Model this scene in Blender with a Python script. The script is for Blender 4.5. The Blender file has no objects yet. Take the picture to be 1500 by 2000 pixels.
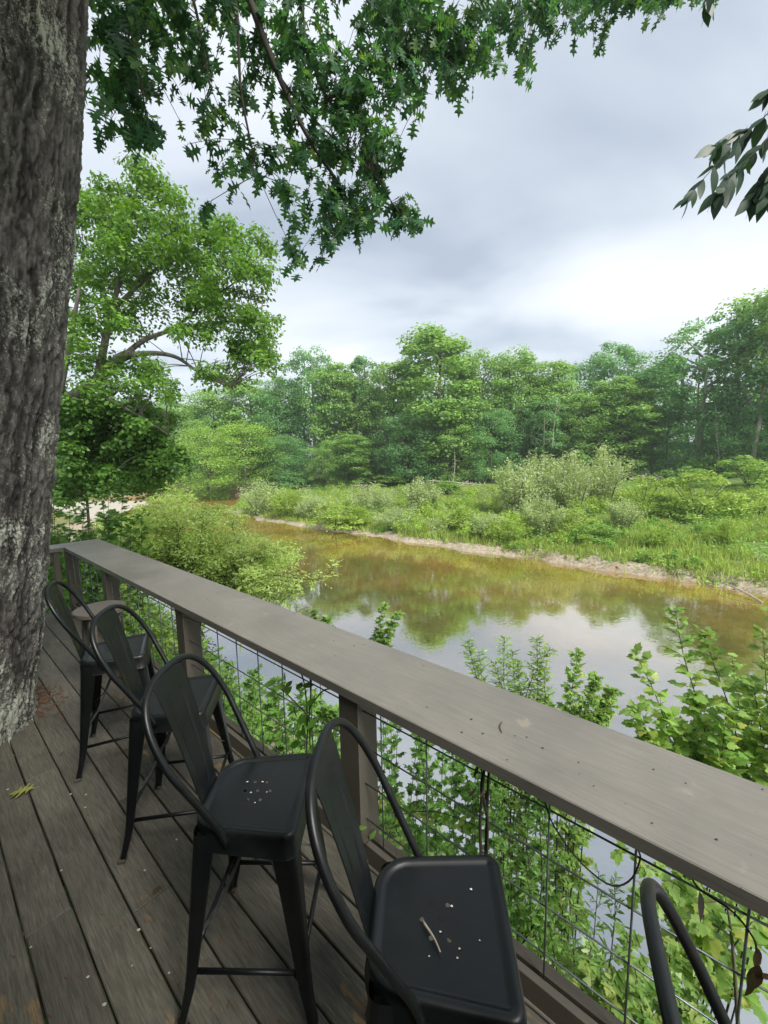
import bpy, bmesh, math, random
import numpy as np
from mathutils import Matrix, Vector

rng = np.random.default_rng(7)
random.seed(7)
S = bpy.context.scene
COL = S.collection

# ------------------------------------------------------------------ camera
YAW = math.radians(48.53)
PITCH, ROLL = math.radians(7.394), math.radians(-1.112)
CAMZ, DECKZ = 6.6, 4.55
FPX = 820.0
cp, sp, cr, sr = math.cos(PITCH), math.sin(PITCH), math.cos(ROLL), math.sin(ROLL)
FW = np.array([0, cp, -sp]); UP0 = np.array([0, sp, cp]); RT0 = np.array([1., 0, 0])
RT = cr*RT0 + sr*UP0; UP = -sr*RT0 + cr*UP0
CAM = np.array([0, 0, CAMZ])
D = np.array([-math.sin(YAW), math.cos(YAW), 0]); N = np.array([math.cos(YAW), math.sin(YAW), 0])
cam_d = bpy.data.cameras.new('camera'); cam = bpy.data.objects.new('camera', cam_d); COL.objects.link(cam)
cam_d.sensor_fit = 'VERTICAL'; cam_d.sensor_height = 24; cam_d.lens = FPX/2000*24
cam_d.clip_start = 0.05; cam_d.clip_end = 3000
M = Matrix(((RT[0], UP[0], -FW[0], 0), (RT[1], UP[1], -FW[1], 0), (RT[2], UP[2], -FW[2], CAMZ), (0, 0, 0, 1)))
cam.matrix_world = M
S.camera = cam

# ------------------------------------------------------------------ sky, sun, exposure
SUN_EL, SUN_AZ = math.radians(48), math.radians(139)      # azimuth from +Y towards +X
W = bpy.data.worlds.new('World'); S.world = W; W.use_nodes = True
nt = W.node_tree; nt.nodes.clear()
def wn(t, **k):
    n = nt.nodes.new(t)
    for a, b in k.items(): setattr(n, a, b)
    return n
out = wn('ShaderNodeOutputWorld'); bg = wn('ShaderNodeBackground'); bg.inputs['Strength'].default_value = 0.1
sky = wn('ShaderNodeTexSky'); sky.sky_type = 'NISHITA'; sky.sun_disc = False
sky.sun_elevation = SUN_EL; sky.sun_rotation = SUN_AZ; sky.air_density = 1.0; sky.dust_density = 2.0
tc = wn('ShaderNodeTexCoord'); sep = wn('ShaderNodeSeparateXYZ')
def math_n(op, a=None, b=None, clamp=False):
    n = wn('ShaderNodeMath', operation=op, use_clamp=clamp)
    for i, v in enumerate((a, b)):
        if v is None: continue
        if isinstance(v, (int, float)): n.inputs[i].default_value = v
        else: nt.links.new(v, n.inputs[i])
    return n.outputs[0]
nt.links.new(tc.outputs['Generated'], sep.inputs[0])
zz = math_n('ADD', math_n('MAXIMUM', sep.outputs['Z'], 0.0), 0.30)
comb = wn('ShaderNodeCombineXYZ')
nt.links.new(math_n('DIVIDE', sep.outputs['X'], zz), comb.inputs[0])
nt.links.new(math_n('DIVIDE', sep.outputs['Y'], zz), comb.inputs[1])
mp = wn('ShaderNodeMapping'); mp.inputs['Rotation'].default_value = (0, 0, math.radians(35))
mp.inputs['Scale'].default_value = (0.9, 1.75, 1); mp.inputs['Location'].default_value = (7.7, 4.1, 0)
nt.links.new(comb.outputs[0], mp.inputs[0])
n1 = wn('ShaderNodeTexNoise'); n1.inputs['Scale'].default_value = 1.0; n1.inputs['Detail'].default_value = 6
n1.inputs['Roughness'].default_value = 0.46; n1.inputs['Distortion'].default_value = 0.35
nt.links.new(mp.outputs[0], n1.inputs['Vector'])
rmp = wn('ShaderNodeValToRGB'); e = rmp.color_ramp.elements
e[0].position = 0.33; e[0].color = (1.08, 1.24, 1.44, 1)
e[1].position = 0.66; e[1].color = (2.35, 2.43, 2.5, 1)
m_ = e.new(0.47); m_.color = (1.68, 1.82, 1.98, 1)
nt.links.new(n1.outputs['Fac'], rmp.inputs[0])
mx = wn('ShaderNodeMix', data_type='RGBA'); mx.inputs[0].default_value = 0.93
nt.links.new(sky.outputs[0], mx.inputs[6]); nt.links.new(rmp.outputs[0], mx.inputs[7])
nt.links.new(mx.outputs[2], bg.inputs[0]); nt.links.new(bg.outputs[0], out.inputs[0])
sun_d = bpy.data.lights.new('sun', 'SUN'); sun = bpy.data.objects.new('sun', sun_d); COL.objects.link(sun)
sun_d.energy = 1.5; sun_d.angle = math.radians(25); sun_d.color = (1.0, 0.96, 0.9)
sdir = Vector((math.sin(SUN_AZ)*math.cos(SUN_EL), math.cos(SUN_AZ)*math.cos(SUN_EL), math.sin(SUN_EL)))
sun.rotation_euler = sdir.to_track_quat('Z', 'Y').to_euler(); sun.location = (20, 10, 60)
V_ = S.view_settings
V_.view_transform = 'Standard'; V_.look = 'None'; V_.gamma = 1; V_.exposure = 2.2; V_.use_curve_mapping = False
S.render.engine = 'CYCLES'
cy = S.cycles
cy.max_bounces = 6; cy.diffuse_bounces = 3; cy.glossy_bounces = 3; cy.transmission_bounces = 4; cy.transparent_max_bounces = 4
cy.use_denoising = True
cy.sample_clamp_indirect = 6

# ------------------------------------------------------------------ helpers
def ray(x, y): return RT*(x-750)/FPX + UP*(1000-y)/FPX + FW
def px(x, y, depth):                       # point seen at photo pixel x,y at forward depth (m)
    return CAM + ray(x, y)*depth
def pxz(x, y, z):
    v = ray(x, y); return CAM + v*((z-CAMZ)/v[2])
def proj(P):
    q = np.asarray(P) - CAM; dd = q@FW
    return 750+FPX*(q@RT)/dd, 1000-FPX*(q@UP)/dd, dd
def dn(d, n, z): return D*d + N*n + np.array([0, 0, z])

def mesh(name, V, F, mat=None, smooth=False):
    V = np.asarray(V, np.float32); F = np.asarray(F, np.int32)
    me = bpy.data.meshes.new(name)
    k = F.shape[1]
    me.vertices.add(len(V)); me.vertices.foreach_set('co', V.ravel())
    me.loops.add(F.size); me.loops.foreach_set('vertex_index', F.ravel())
    me.polygons.add(len(F)); me.polygons.foreach_set('loop_start', np.arange(0, F.size, k, dtype=np.int32))
    if smooth: me.polygons.foreach_set('use_smooth', np.ones(len(F), bool))
    me.update(calc_edges=True)
    if mat: me.materials.append(mat)
    return me
def pymesh(name, V, F, mat=None, smooth=False):
    me = bpy.data.meshes.new(name); me.from_pydata([tuple(map(float, v)) for v in V], [], [tuple(map(int, f)) for f in F])
    if smooth: me.polygons.foreach_set('use_smooth', np.ones(len(F), bool))
    me.update()
    if mat: me.materials.append(mat)
    return me
def obj(name, me, parent=None, **kw):
    o = bpy.data.objects.new(name, me); COL.objects.link(o)
    if parent: o.parent = parent
    for k, v in kw.items(): o[k] = v
    return o
def thing(name, label, cat, loc=(0, 0, 0), rotz=0, group=None, me=None):
    o = bpy.data.objects.new(name, me); COL.objects.link(o)
    o.location = tuple(map(float, loc)); o.rotation_euler = (0, 0, rotz)
    o['label'] = label; o['category'] = cat
    if group: o['group'] = group
    return o

class MB:                                   # collects quads/tris with python lists
    def __init__(s): s.v = []; s.f = []
    def add(s, V, F):
        b = len(s.v); s.v += [tuple(map(float, v)) for v in V]; s.f += [tuple(i+b for i in f) for f in F]
    def box(s, a, b, ch=0.0):
        x0, y0, z0 = a; x1, y1, z1 = b
        if ch <= 0:
            s.add([(x0,y0,z0),(x1,y0,z0),(x1,y1,z0),(x0,y1,z0),(x0,y0,z1),(x1,y0,z1),(x1,y1,z1),(x0,y1,z1)],
                  [(0,3,2,1),(4,5,6,7),(0,1,5,4),(1,2,6,5),(2,3,7,6),(3,0,4,7)])
        else:                               # chamfered top edges
            c = ch
            s.add([(x0,y0,z0),(x1,y0,z0),(x1,y1,z0),(x0,y1,z0),(x0,y0,z1-c),(x1,y0,z1-c),(x1,y1,z1-c),(x0,y1,z1-c),
                   (x0+c,y0+c,z1),(x1-c,y0+c,z1),(x1-c,y1-c,z1),(x0+c,y1-c,z1)],
                  [(0,3,2,1),(0,1,5,4),(1,2,6,5),(2,3,7,6),(3,0,4,7),(4,5,9,8),(5,6,10,9),(6,7,11,10),(7,4,8,11),(8,9,10,11)])
    def tube(s, pts, rad, k=8, cap=True):
        V, F = tube(pts, rad, k, cap); s.add(V, F)
    def mesh(s, name, mat=None, smooth=False): return pymesh(name, s.v, s.f, mat, smooth)

def frames(P):
    P = np.asarray(P, float); T = np.gradient(P, axis=0); T /= np.linalg.norm(T, axis=1)[:, None]+1e-12
    a = np.array([0, 0, 1.]) if abs(T[0][2]) < .9 else np.array([1., 0, 0])
    A = np.cross(T[0], a); A /= np.linalg.norm(A); out = []
    for t in T:
        A = A - t*(A@t); A /= np.linalg.norm(A)+1e-12; out.append((A, np.cross(t, A)))
    return out
def tube(pts, rad, k=8, cap=True):
    P = np.asarray(pts, float); n = len(P)
    r = np.broadcast_to(np.asarray(rad, float), (n,)); fr = frames(P)
    ang = np.arange(k)*2*math.pi/k; V = []; F = []
    for p, rr, (a, b) in zip(P, r, fr):
        for t in ang: V.append(p + rr*(math.cos(t)*a + math.sin(t)*b))
    for i in range(n-1):
        for j in range(k): F.append((i*k+j, i*k+(j+1) % k, (i+1)*k+(j+1) % k, (i+1)*k+j))
    if cap:
        F.append(tuple(range(k-1, -1, -1))); F.append(tuple((n-1)*k+j for j in range(k)))
    return V, F
def spline(P, n):
    P = np.asarray(P, float); m = len(P); t = np.linspace(0, m-1, n); res = []
    for u in t:
        i = min(int(u), m-2); f = u-i
        p0 = P[max(i-1, 0)]; p1 = P[i]; p2 = P[i+1]; p3 = P[min(i+2, m-1)]
        res.append(.5*((2*p1)+(p2-p0)*f+(2*p0-5*p1+4*p2-p3)*f*f+(3*p1-p0-3*p2+p3)*f**3))
    return np.array(res)
def vnoise(X, Y, seed=0, perx=0):           # 2-D value noise in 0..1
    r = np.random.default_rng(seed); T = r.random((256, 256))
    xi = np.floor(X).astype(int); yi = np.floor(Y).astype(int); fx = X-xi; fy = Y-yi
    fx = fx*fx*(3-2*fx); fy = fy*fy*(3-2*fy)
    wx = (lambda q: q % perx) if perx else (lambda q: q % 256)
    a = T[wx(xi), yi % 256]; b = T[wx(xi+1), yi % 256]; c = T[wx(xi), (yi+1) % 256]; d = T[wx(xi+1), (yi+1) % 256]
    return (a*(1-fx)+b*fx)*(1-fy) + (c*(1-fx)+d*fx)*fy
def fbm(X, Y, seed=0, o=4):
    s = 0; a = .5; t = 0
    for i in range(o): s = s+a*vnoise(X*2**i, Y*2**i, seed+i); t += a; a *= .5
    return s/t
def sm(x): x = np.clip(x, 0, 1); return x*x*(3-2*x)

# ------------------------------------------------------------------ materials
def mat(name):
    m = bpy.data.materials.new(name); m.use_nodes = True
    t = m.node_tree; return m, t, t.nodes['Principled BSDF'], t.nodes['Material Output']
def nd(t, ty, **k):
    n = t.nodes.new(ty)
    for a, b in k.items():
        if a in n.inputs.keys() if isinstance(a, str) else False: n.inputs[a].default_value = b
        else: setattr(n, a, b)
    return n
def noise(t, scale, detail=4, vec=None, rough=.55, dist=0):
    n = t.nodes.new('ShaderNodeTexNoise'); n.inputs['Scale'].default_value = scale; n.inputs['Detail'].default_value = detail
    n.inputs['Roughness'].default_value = rough; n.inputs['Distortion'].default_value = dist
    if vec is not None: t.links.new(vec, n.inputs['Vector'])
    return n.outputs['Fac']
def ramp(t, fac, stops):
    r = t.nodes.new('ShaderNodeValToRGB'); el = r.color_ramp.elements
    while len(el) < len(stops): el.new(.5)
    for s, (p, c) in zip(el, stops):
        s.position = p; s.color = (*c, 1) if len(c) == 3 else c
    t.links.new(fac, r.inputs[0]); return r.outputs[0]
def g(v): return (v, v, v)
def mixc(t, fac, a, b, mode='MIX'):
    n = t.nodes.new('ShaderNodeMix'); n.data_type = 'RGBA'; n.blend_type = mode
    for i, v in ((0, fac), (6, a), (7, b)):
        if isinstance(v, (int, float)): n.inputs[i].default_value = v
        elif isinstance(v, tuple): n.inputs[i].default_value = (*v, 1)
        else: t.links.new(v, n.inputs[i])
    return n.outputs[2]
def mth(t, op, a, b=0, clamp=False):
    n = t.nodes.new('ShaderNodeMath'); n.operation = op; n.use_clamp = clamp
    for i, v in ((0, a), (1, b)):
        if isinstance(v, (int, float)): n.inputs[i].default_value = v
        else: t.links.new(v, n.inputs[i])
    return n.outputs[0]
def coords(t, scale=(1, 1, 1), kind='Object', perobj=False):
    c = t.nodes.new('ShaderNodeTexCoord'); m = t.nodes.new('ShaderNodeMapping'); m.inputs['Scale'].default_value = scale
    v = c.outputs[kind]
    if perobj:
        oi = t.nodes.new('ShaderNodeObjectInfo'); va = t.nodes.new('ShaderNodeVectorMath'); va.operation = 'ADD'
        sc = t.nodes.new('ShaderNodeVectorMath'); sc.operation = 'SCALE'; sc.inputs[3].default_value = 37.0
        cx = t.nodes.new('ShaderNodeCombineXYZ'); t.links.new(oi.outputs['Random'], cx.inputs[0]); t.links.new(oi.outputs['Random'], cx.inputs[1])
        t.links.new(cx.outputs[0], sc.inputs[0]); t.links.new(v, va.inputs[0]); t.links.new(sc.outputs[0], va.inputs[1]); v = va.outputs[0]
    t.links.new(v, m.inputs[0]); return m.outputs[0]
def bump(t, h, strength, dist, b):
    n = t.nodes.new('ShaderNodeBump'); n.inputs['Strength'].default_value = strength; n.inputs['Distance'].default_value = dist
    t.links.new(h, n.inputs['Height']); t.links.new(n.outputs[0], b.inputs['Normal'])

def leaf_mat(name, c1, c2, trans=.35, rough=.45, c3=None):
    m, t, b, o = mat(name)
    geo = t.nodes.new('ShaderNodeNewGeometry'); oi = t.nodes.new('ShaderNodeObjectInfo')
    r = mth(t, 'FRACT', mth(t, 'ADD', geo.outputs['Random Per Island'], oi.outputs['Random']))
    stops = [(0, c1), (1, c2)] if c3 is None else [(0, c1), (.8, c2), (1, c3)]
    col = ramp(t, r, stops)
    big = noise(t, .9, 2, coords(t, (1, 1, 1), 'Object'))
    col = mixc(t, 1.0, col, ramp(t, big, [(.35, g(.72)), (.65, g(1.2))]), 'MULTIPLY')
    t.links.new(col, b.inputs['Base Color']); b.inputs['Roughness'].default_value = rough
    b.inputs['Specular IOR Level'].default_value = .35
    tr = t.nodes.new('ShaderNodeBsdfTranslucent'); t.links.new(mixc(t, 1.0, col, (1.25, 1.25, .5), 'MULTIPLY'), tr.inputs[0])
    ms = t.nodes.new('ShaderNodeMixShader'); ms.inputs[0].default_value = trans
    t.links.new(b.outputs[0], ms.inputs[1]); t.links.new(tr.outputs[0], ms.inputs[2]); t.links.new(ms.outputs[0], o.inputs[0])
    return m
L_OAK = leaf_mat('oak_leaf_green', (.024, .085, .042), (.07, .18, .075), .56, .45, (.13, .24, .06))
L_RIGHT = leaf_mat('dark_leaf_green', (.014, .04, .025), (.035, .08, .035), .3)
L_LEAN = leaf_mat('leaning_oak_green', (.08, .195, .028), (.17, .31, .055), .45)
L_DARK = leaf_mat('shade_leaf_green', (.065, .17, .03), (.14, .27, .05), .42)
L_FAR = [leaf_mat('far_green_a', (.18, .34, .085), (.30, .48, .14), .45), leaf_mat('far_green_b', (.13, .31, .12), (.23, .42, .17), .45),
         leaf_mat('far_green_c', (.22, .39, .07), (.35, .52, .12), .45)]
L_WILLOW = leaf_mat('willow_green', (.32, .42, .19), (.45, .54, .28), .4)
L_BRIGHT = leaf_mat('bright_bush_green', (.25, .38, .06), (.36, .49, .10), .4)
L_GRASS = leaf_mat('grass_green', (.25, .37, .06), (.37, .47, .11), .35, .5, (.44, .40, .20))
L_NETTLE = leaf_mat('nettle_green', (.14, .30, .05), (.25, .42, .08), .38)
L_SAP = leaf_mat('sapling_green', (.12, .24, .05), (.24, .38, .095), .45, .38, (.36, .42, .12))
L_SYC = leaf_mat('sycamore_green', (.15, .29, .06), (.30, .45, .12), .48, .36, (.42, .46, .12))
L_FEATHER = leaf_mat('feathery_green', (.30, .43, .11), (.44, .56, .19), .48)
L_UNDER = leaf_mat('undergrowth_green', (.10, .23, .04), (.21, .37, .08), .42)
L_VINE = leaf_mat('vine_green', (.05, .14, .02), (.13, .25, .04), .42)
L_DRY = leaf_mat('dry_leaf', (.05, .03, .015), (.11, .065, .03), .15)
L_YELLOW = leaf_mat('fallen_leaf_green', (.30, .30, .08), (.34, .34, .1), .2)

def bark_mat(name, c1, c2, scale=6):
    m, t, b, o = mat(name)
    v = coords(t, (1, 1, .25)); n = noise(t, scale, 6, v, .65)
    t.links.new(ramp(t, n, [(.3, c1), (.7, c2)]), b.inputs['Base Color']); b.inputs['Roughness'].default_value = .9
    bump(t, n, .6, .03, b); return m
BARK_TWIG = bark_mat('twig_bark', (.02, .016, .012), (.05, .04, .03), 20)
BARK_LIMB = bark_mat('limb_bark', (.045, .04, .035), (.13, .12, .10), 8)
BARK_PALE = bark_mat('pale_bark', (.20, .18, .15), (.42, .39, .34), 3)
BARK_GREEN = bark_mat('mossy_bark', (.05, .05, .03), (.11, .105, .06), 14)
BARK_FAR = bark_mat('far_bark', (.07, .06, .045), (.16, .14, .11), 2)
DRIFT = bark_mat('driftwood_grey', (.18, .15, .12), (.40, .36, .30), 4)

def trunk_mat():
    m, t, b, o = mat('oak_bark_with_lichen')
    at = t.nodes.new('ShaderNodeAttribute'); at.attribute_name = 'ridge'
    v = coords(t, (1, 1, .22)); n = noise(t, 26, 8, v, .7); v2 = coords(t, (1, 1, .75))
    base = ramp(t, mth(t, 'ADD', mth(t, 'MULTIPLY', at.outputs['Fac'], .6), mth(t, 'MULTIPLY', n, .5)),
                [(.28, (.008, .007, .006)), (.50, (.055, .051, .046)), (.80, (.20, .19, .172))])
    sx = t.nodes.new('ShaderNodeSeparateXYZ'); cc = t.nodes.new('ShaderNodeTexCoord'); t.links.new(cc.outputs['Object'], sx.inputs[0])
    low = t.nodes.new('ShaderNodeMapRange'); low.inputs[1].default_value = 4.5; low.inputs[2].default_value = 0.2
    low.inputs[3].default_value = -.05; low.inputs[4].default_value = .022; t.links.new(sx.outputs['Z'], low.inputs[0])
    patch = mth(t, 'ADD', mth(t, 'ADD', mth(t, 'MULTIPLY', noise(t, 2.2, 3, v2), .34), mth(t, 'MULTIPLY', noise(t, 62, 7, v2, .85), .66)), low.outputs[0])
    patch = mth(t, 'ADD', patch, mth(t, 'MULTIPLY', mth(t, 'SUBTRACT', at.outputs['Fac'], .5), .16))
    lm = ramp(t, patch, [(.508, g(0)), (.540, g(1))])
    lich = mixc(t, noise(t, 9, 3, v2), (.22, .25, .18), (.66, .66, .58))
    col = mixc(t, lm, base, lich)
    moss = ramp(t, noise(t, 1.6, 4, coords(t, (1, 1, .4))), [(.55, g(0)), (.72, g(.55))])
    col = mixc(t, moss, col, (.05, .065, .02))
    t.links.new(col, b.inputs['Base Color']); b.inputs['Roughness'].default_value = .95
    b.inputs['Specular IOR Level'].default_value = .15
    bump(t, mth(t, 'ADD', noise(t, 70, 8, v2, .8), mth(t, 'MULTIPLY', lm, .35)), 1.0, .02, b); return m
M_TRUNK = trunk_mat()

def deck_mat():
    m, t, b, o = mat('weathered_brown_deck_stain')
    v = coords(t, (14, 1.1, 14), perobj=True); gr = noise(t, 7, 8, v, .62, .6)
    v3 = coords(t, (55, 1.6, 55), perobj=True); fine = noise(t, 5, 4, v3, .6)
    oi = t.nodes.new('ShaderNodeObjectInfo')
    tone = ramp(t, oi.outputs['Random'], [(0, (.066, .062, .049)), (.5, (.084, .078, .061)), (1, (.102, .095, .074))])
    col = mixc(t, 1.0, tone, ramp(t, gr, [(.3, g(.62)), (.7, g(1.3))]), 'MULTIPLY')
    col = mixc(t, 1.0, col, ramp(t, fine, [(.35, g(.75)), (.65, g(1.15))]), 'MULTIPLY')
    blot = noise(t, 2.2, 5, coords(t, (1, 1, 1), perobj=True)); col = mixc(t, 1.0, col, ramp(t, blot, [(.35, g(.78)), (.7, g(1.22))]), 'MULTIPLY')
    w = mth(t, 'ADD', mth(t, 'MULTIPLY', noise(t, 1.5, 3, coords(t, (3, 1, 1), perobj=True)), .62), mth(t, 'MULTIPLY', noise(t, 9, 5, coords(t, (4, 1, 1), perobj=True), .7), .38))
    wm = ramp(t, w, [(.585, g(0)), (.62, g(.9))])
    col = mixc(t, wm, col, mixc(t, fine, (.09, .055, .025), (.24, .165, .085)))
    sp_ = ramp(t, noise(t, 70, 2, coords(t)), [(.76, g(0)), (.79, g(.55))]); col = mixc(t, sp_, col, (.28, .25, .2))
    t.links.new(col, b.inputs['Base Color']); b.inputs['Roughness'].default_value = .72; b.inputs['Specular IOR Level'].default_value = .3
    bump(t, mth(t, 'ADD', gr, mth(t, 'MULTIPLY', fine, .7)), .45, .006, b); return m
M_DECK = deck_mat()
def paint_mat(name, base, rough, spots=True):
    m, t, b, o = mat(name)
    v = coords(t, (20, 1.0, 20)); gr = noise(t, 6, 6, v, .6, .3); bl = noise(t, 2.6, 5, coords(t))
    col = mixc(t, 1.0, base, ramp(t, gr, [(.3, g(.86)), (.7, g(1.1))]), 'MULTIPLY')
    col = mixc(t, 1.0, col, ramp(t, bl, [(.3, g(.86)), (.7, g(1.13))]), 'MULTIPLY')
    if spots:
        s = ramp(t, noise(t, 55, 3, coords(t)), [(.73, g(0)), (.76, g(.7))]); col = mixc(t, s, col, (.03, .025, .02))
        s2 = ramp(t, noise(t, 8, 5, coords(t)), [(.66, g(0)), (.74, g(.35))]); col = mixc(t, s2, col, (.30, .26, .19))
    t.links.new(col, b.inputs['Base Color'])
    t.links.new(ramp(t, bl, [(.3, g(rough-.07)), (.7, g(rough+.1))]), b.inputs['Roughness']); b.inputs['Specular IOR Level'].default_value = .45
    bump(t, gr, .25, .003, b); return m
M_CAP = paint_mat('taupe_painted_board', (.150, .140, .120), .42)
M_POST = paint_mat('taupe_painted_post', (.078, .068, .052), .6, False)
def metal_mat():
    m, t, b, o = mat('black_powder_coated_steel')
    v = coords(t); n = noise(t, 5, 5, v, .6); f = noise(t, 220, 2, v)
    col = ramp(t, n, [(.3, (.002, .0031, .0034)), (.7, (.0042, .0056, .0060))])
    dust = ramp(t, noise(t, 7, 6, coords(t, perobj=True), .65), [(.56, g(0)), (.80, g(.22))]); col = mixc(t, dust, col, (.045, .04, .028))
    t.links.new(col, b.inputs['Base Color']); t.links.new(ramp(t, n, [(.3, g(.32)), (.7, g(.46))]), b.inputs['Roughness'])
    b.inputs['Specular IOR Level'].default_value = .36
    bump(t, f, .08, .001, b); return m
M_METAL = metal_mat()
def plain(name, c, rough=.6, metal=0, var=.25, sc=30):
    m, t, b, o = mat(name); n = noise(t, sc, 4, coords(t))
    t.links.new(ramp(t, n, [(.3, tuple(x*(1-var) for x in c)), (.7, tuple(x*(1+var) for x in c))]), b.inputs['Base Color'])
    b.inputs['Roughness'].default_value = rough; b.inputs['Metallic'].default_value = metal; return m
M_WIRE = plain('galvanised_wire', (.20, .22, .23), .4, .8)
M_FOOT = plain('worn_foot', (.05, .042, .03), .8)
M_ZINC = plain('bare_steel_strap', (.12, .13, .13), .35, .7)
M_WALL = plain('shade_wall_brown', (.055, .045, .035), .7)
M_PETAL = plain('pale_petal', (.34, .33, .27), .7)
M_TWIG = plain('dry_twig', (.22, .19, .15), .8)
M_SEED = plain('dark_seed', (.02, .016, .012), .7)
M_LITTER = plain('brown_litter', (.10, .045, .02), .9, 0, .5)

def terrain_mat():
    m, t, b, o = mat('river_bank_soil')
    ge = t.nodes.new('ShaderNodeNewGeometry'); sx = t.nodes.new('ShaderNodeSeparateXYZ'); t.links.new(ge.outputs['Position'], sx.inputs[0])
    P = ge.outputs['Position']
    n = noise(t, .5, 6, P, .65); f = noise(t, 6, 6, P, .7)
    h = mth(t, 'ADD', sx.outputs['Z'], mth(t, 'MULTIPLY', mth(t, 'SUBTRACT', n, .5), .5))
    soil = ramp(t, f, [(.3, (.16, .125, .085)), (.5, (.30, .25, .18)), (.72, (.46, .41, .33))])
    green = ramp(t, f, [(.3, (.06, .10, .02)), (.7, (.15, .22, .05))])
    col = mixc(t, ramp(t, mth(t, 'MULTIPLY', h, .5), [(.26, g(0)), (.36, g(1))]), soil, green)
    sn = t.nodes.new('ShaderNodeSeparateXYZ'); t.links.new(ge.outputs['True Normal'], sn.inputs[0])
    col = mixc(t, ramp(t, sn.outputs['Z'], [(.60, g(1)), (.80, g(0))]), col, mixc(t, f, (.16, .09, .05), (.30, .19, .12)))
    at = t.nodes.new('ShaderNodeAttribute'); at.attribute_name = 'sand'
    col = mixc(t, at.outputs['Fac'], col, mixc(t, f, (.26, .235, .19), (.46, .42, .36)))
    bed = ramp(t, f, [(.3, (.07, .045, .012)), (.7, (.17, .115, .035))])
    col = mixc(t, ramp(t, mth(t, 'ADD', sx.outputs['Z'], .5), [(.46, g(1)), (.52, g(0))]), col, bed)
    t.links.new(col, b.inputs['Base Color']); b.inputs['Roughness'].default_value = .95; bump(t, f, .7, .08, b); return m
def water_mat():
    m, t, b, o = mat('amber_river_water')
    ge = t.nodes.new('ShaderNodeNewGeometry'); P = ge.outputs['Position']
    f = noise(t, 3.2, 6, P, .75); l = noise(t, .22, 3, P)
    bed = ramp(t, f, [(.3, (.145, .092, .020)), (.5, (.20, .135, .032)), (.72, (.26, .19, .062))])
    bed = mixc(t, 1.0, bed, ramp(t, l, [(.35, (.62, .75, .6)), (.65, (1.15, 1.05, 1.0))]), 'MULTIPLY')
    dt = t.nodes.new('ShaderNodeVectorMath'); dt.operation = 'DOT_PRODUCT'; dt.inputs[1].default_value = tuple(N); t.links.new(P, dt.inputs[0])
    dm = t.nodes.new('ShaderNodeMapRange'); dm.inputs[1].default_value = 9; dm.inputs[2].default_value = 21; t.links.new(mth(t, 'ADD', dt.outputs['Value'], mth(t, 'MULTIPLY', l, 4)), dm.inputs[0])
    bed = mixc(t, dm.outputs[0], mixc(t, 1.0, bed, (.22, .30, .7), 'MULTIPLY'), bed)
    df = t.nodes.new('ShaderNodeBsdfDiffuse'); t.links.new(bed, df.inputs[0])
    gl = t.nodes.new('ShaderNodeBsdfGlossy'); gl.inputs['Roughness'].default_value = .008; gl.inputs[0].default_value = (1, 1, 1, 1)
    mp = t.nodes.new('ShaderNodeMapping'); mp.inputs['Scale'].default_value = (1, 1, 1); t.links.new(P, mp.inputs[0])
    rip = mth(t, 'ADD', mth(t, 'MULTIPLY', noise(t, 5.5, 3, mp.outputs[0], .5, .4), .5), mth(t, 'MULTIPLY', noise(t, 1.3, 3, mp.outputs[0]), .45))
    bp = t.nodes.new('ShaderNodeBump'); bp.inputs['Strength'].default_value = .045; bp.inputs['Distance'].default_value = .06
    t.links.new(rip, bp.inputs['Height']); t.links.new(bp.outputs[0], gl.inputs['Normal'])
    fr = t.nodes.new('ShaderNodeFresnel'); fr.inputs[0].default_value = 8.5; t.links.new(bp.outputs[0], fr.inputs['Normal'])
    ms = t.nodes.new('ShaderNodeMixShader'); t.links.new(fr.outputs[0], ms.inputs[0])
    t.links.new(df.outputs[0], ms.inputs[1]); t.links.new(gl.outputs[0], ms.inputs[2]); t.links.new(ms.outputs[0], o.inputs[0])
    return m

# ------------------------------------------------------------------ terrain and water
FS_D = np.array([-400, -60, -10, 41, 51, 58, 66, 72, 82, 90, 100, 115, 140, 400.])
FS_N = np.array([40, 27, 25.6, 25.3, 26.8, 32.8, 38, 40, 36.5, 31, 22, 5, -25, -300.])
NS_D = np.array([-400, -60, -3, 4, 12, 25, 40, 50, 62, 70, 76, 82, 90, 100, 115, 140, 400.])
NS_N = np.array([-6, 4.6, 5.0, 5.3, 5.9, 7.5, 9, 11, 18, 25, 27, 23, 14, 3, -16, -48, -330.])
def shore(d):
    fs = np.interp(d, FS_D, FS_N); ns = np.interp(d, NS_D, NS_N); e = .5
    kf = (np.interp(d+e, FS_D, FS_N)-np.interp(d-e, FS_D, FS_N)); kn = (np.interp(d+e, NS_D, NS_N)-np.interp(d-e, NS_D, NS_N))
    return fs, ns, 1/np.sqrt(1+kf*kf), 1/np.sqrt(1+kn*kn)
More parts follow.
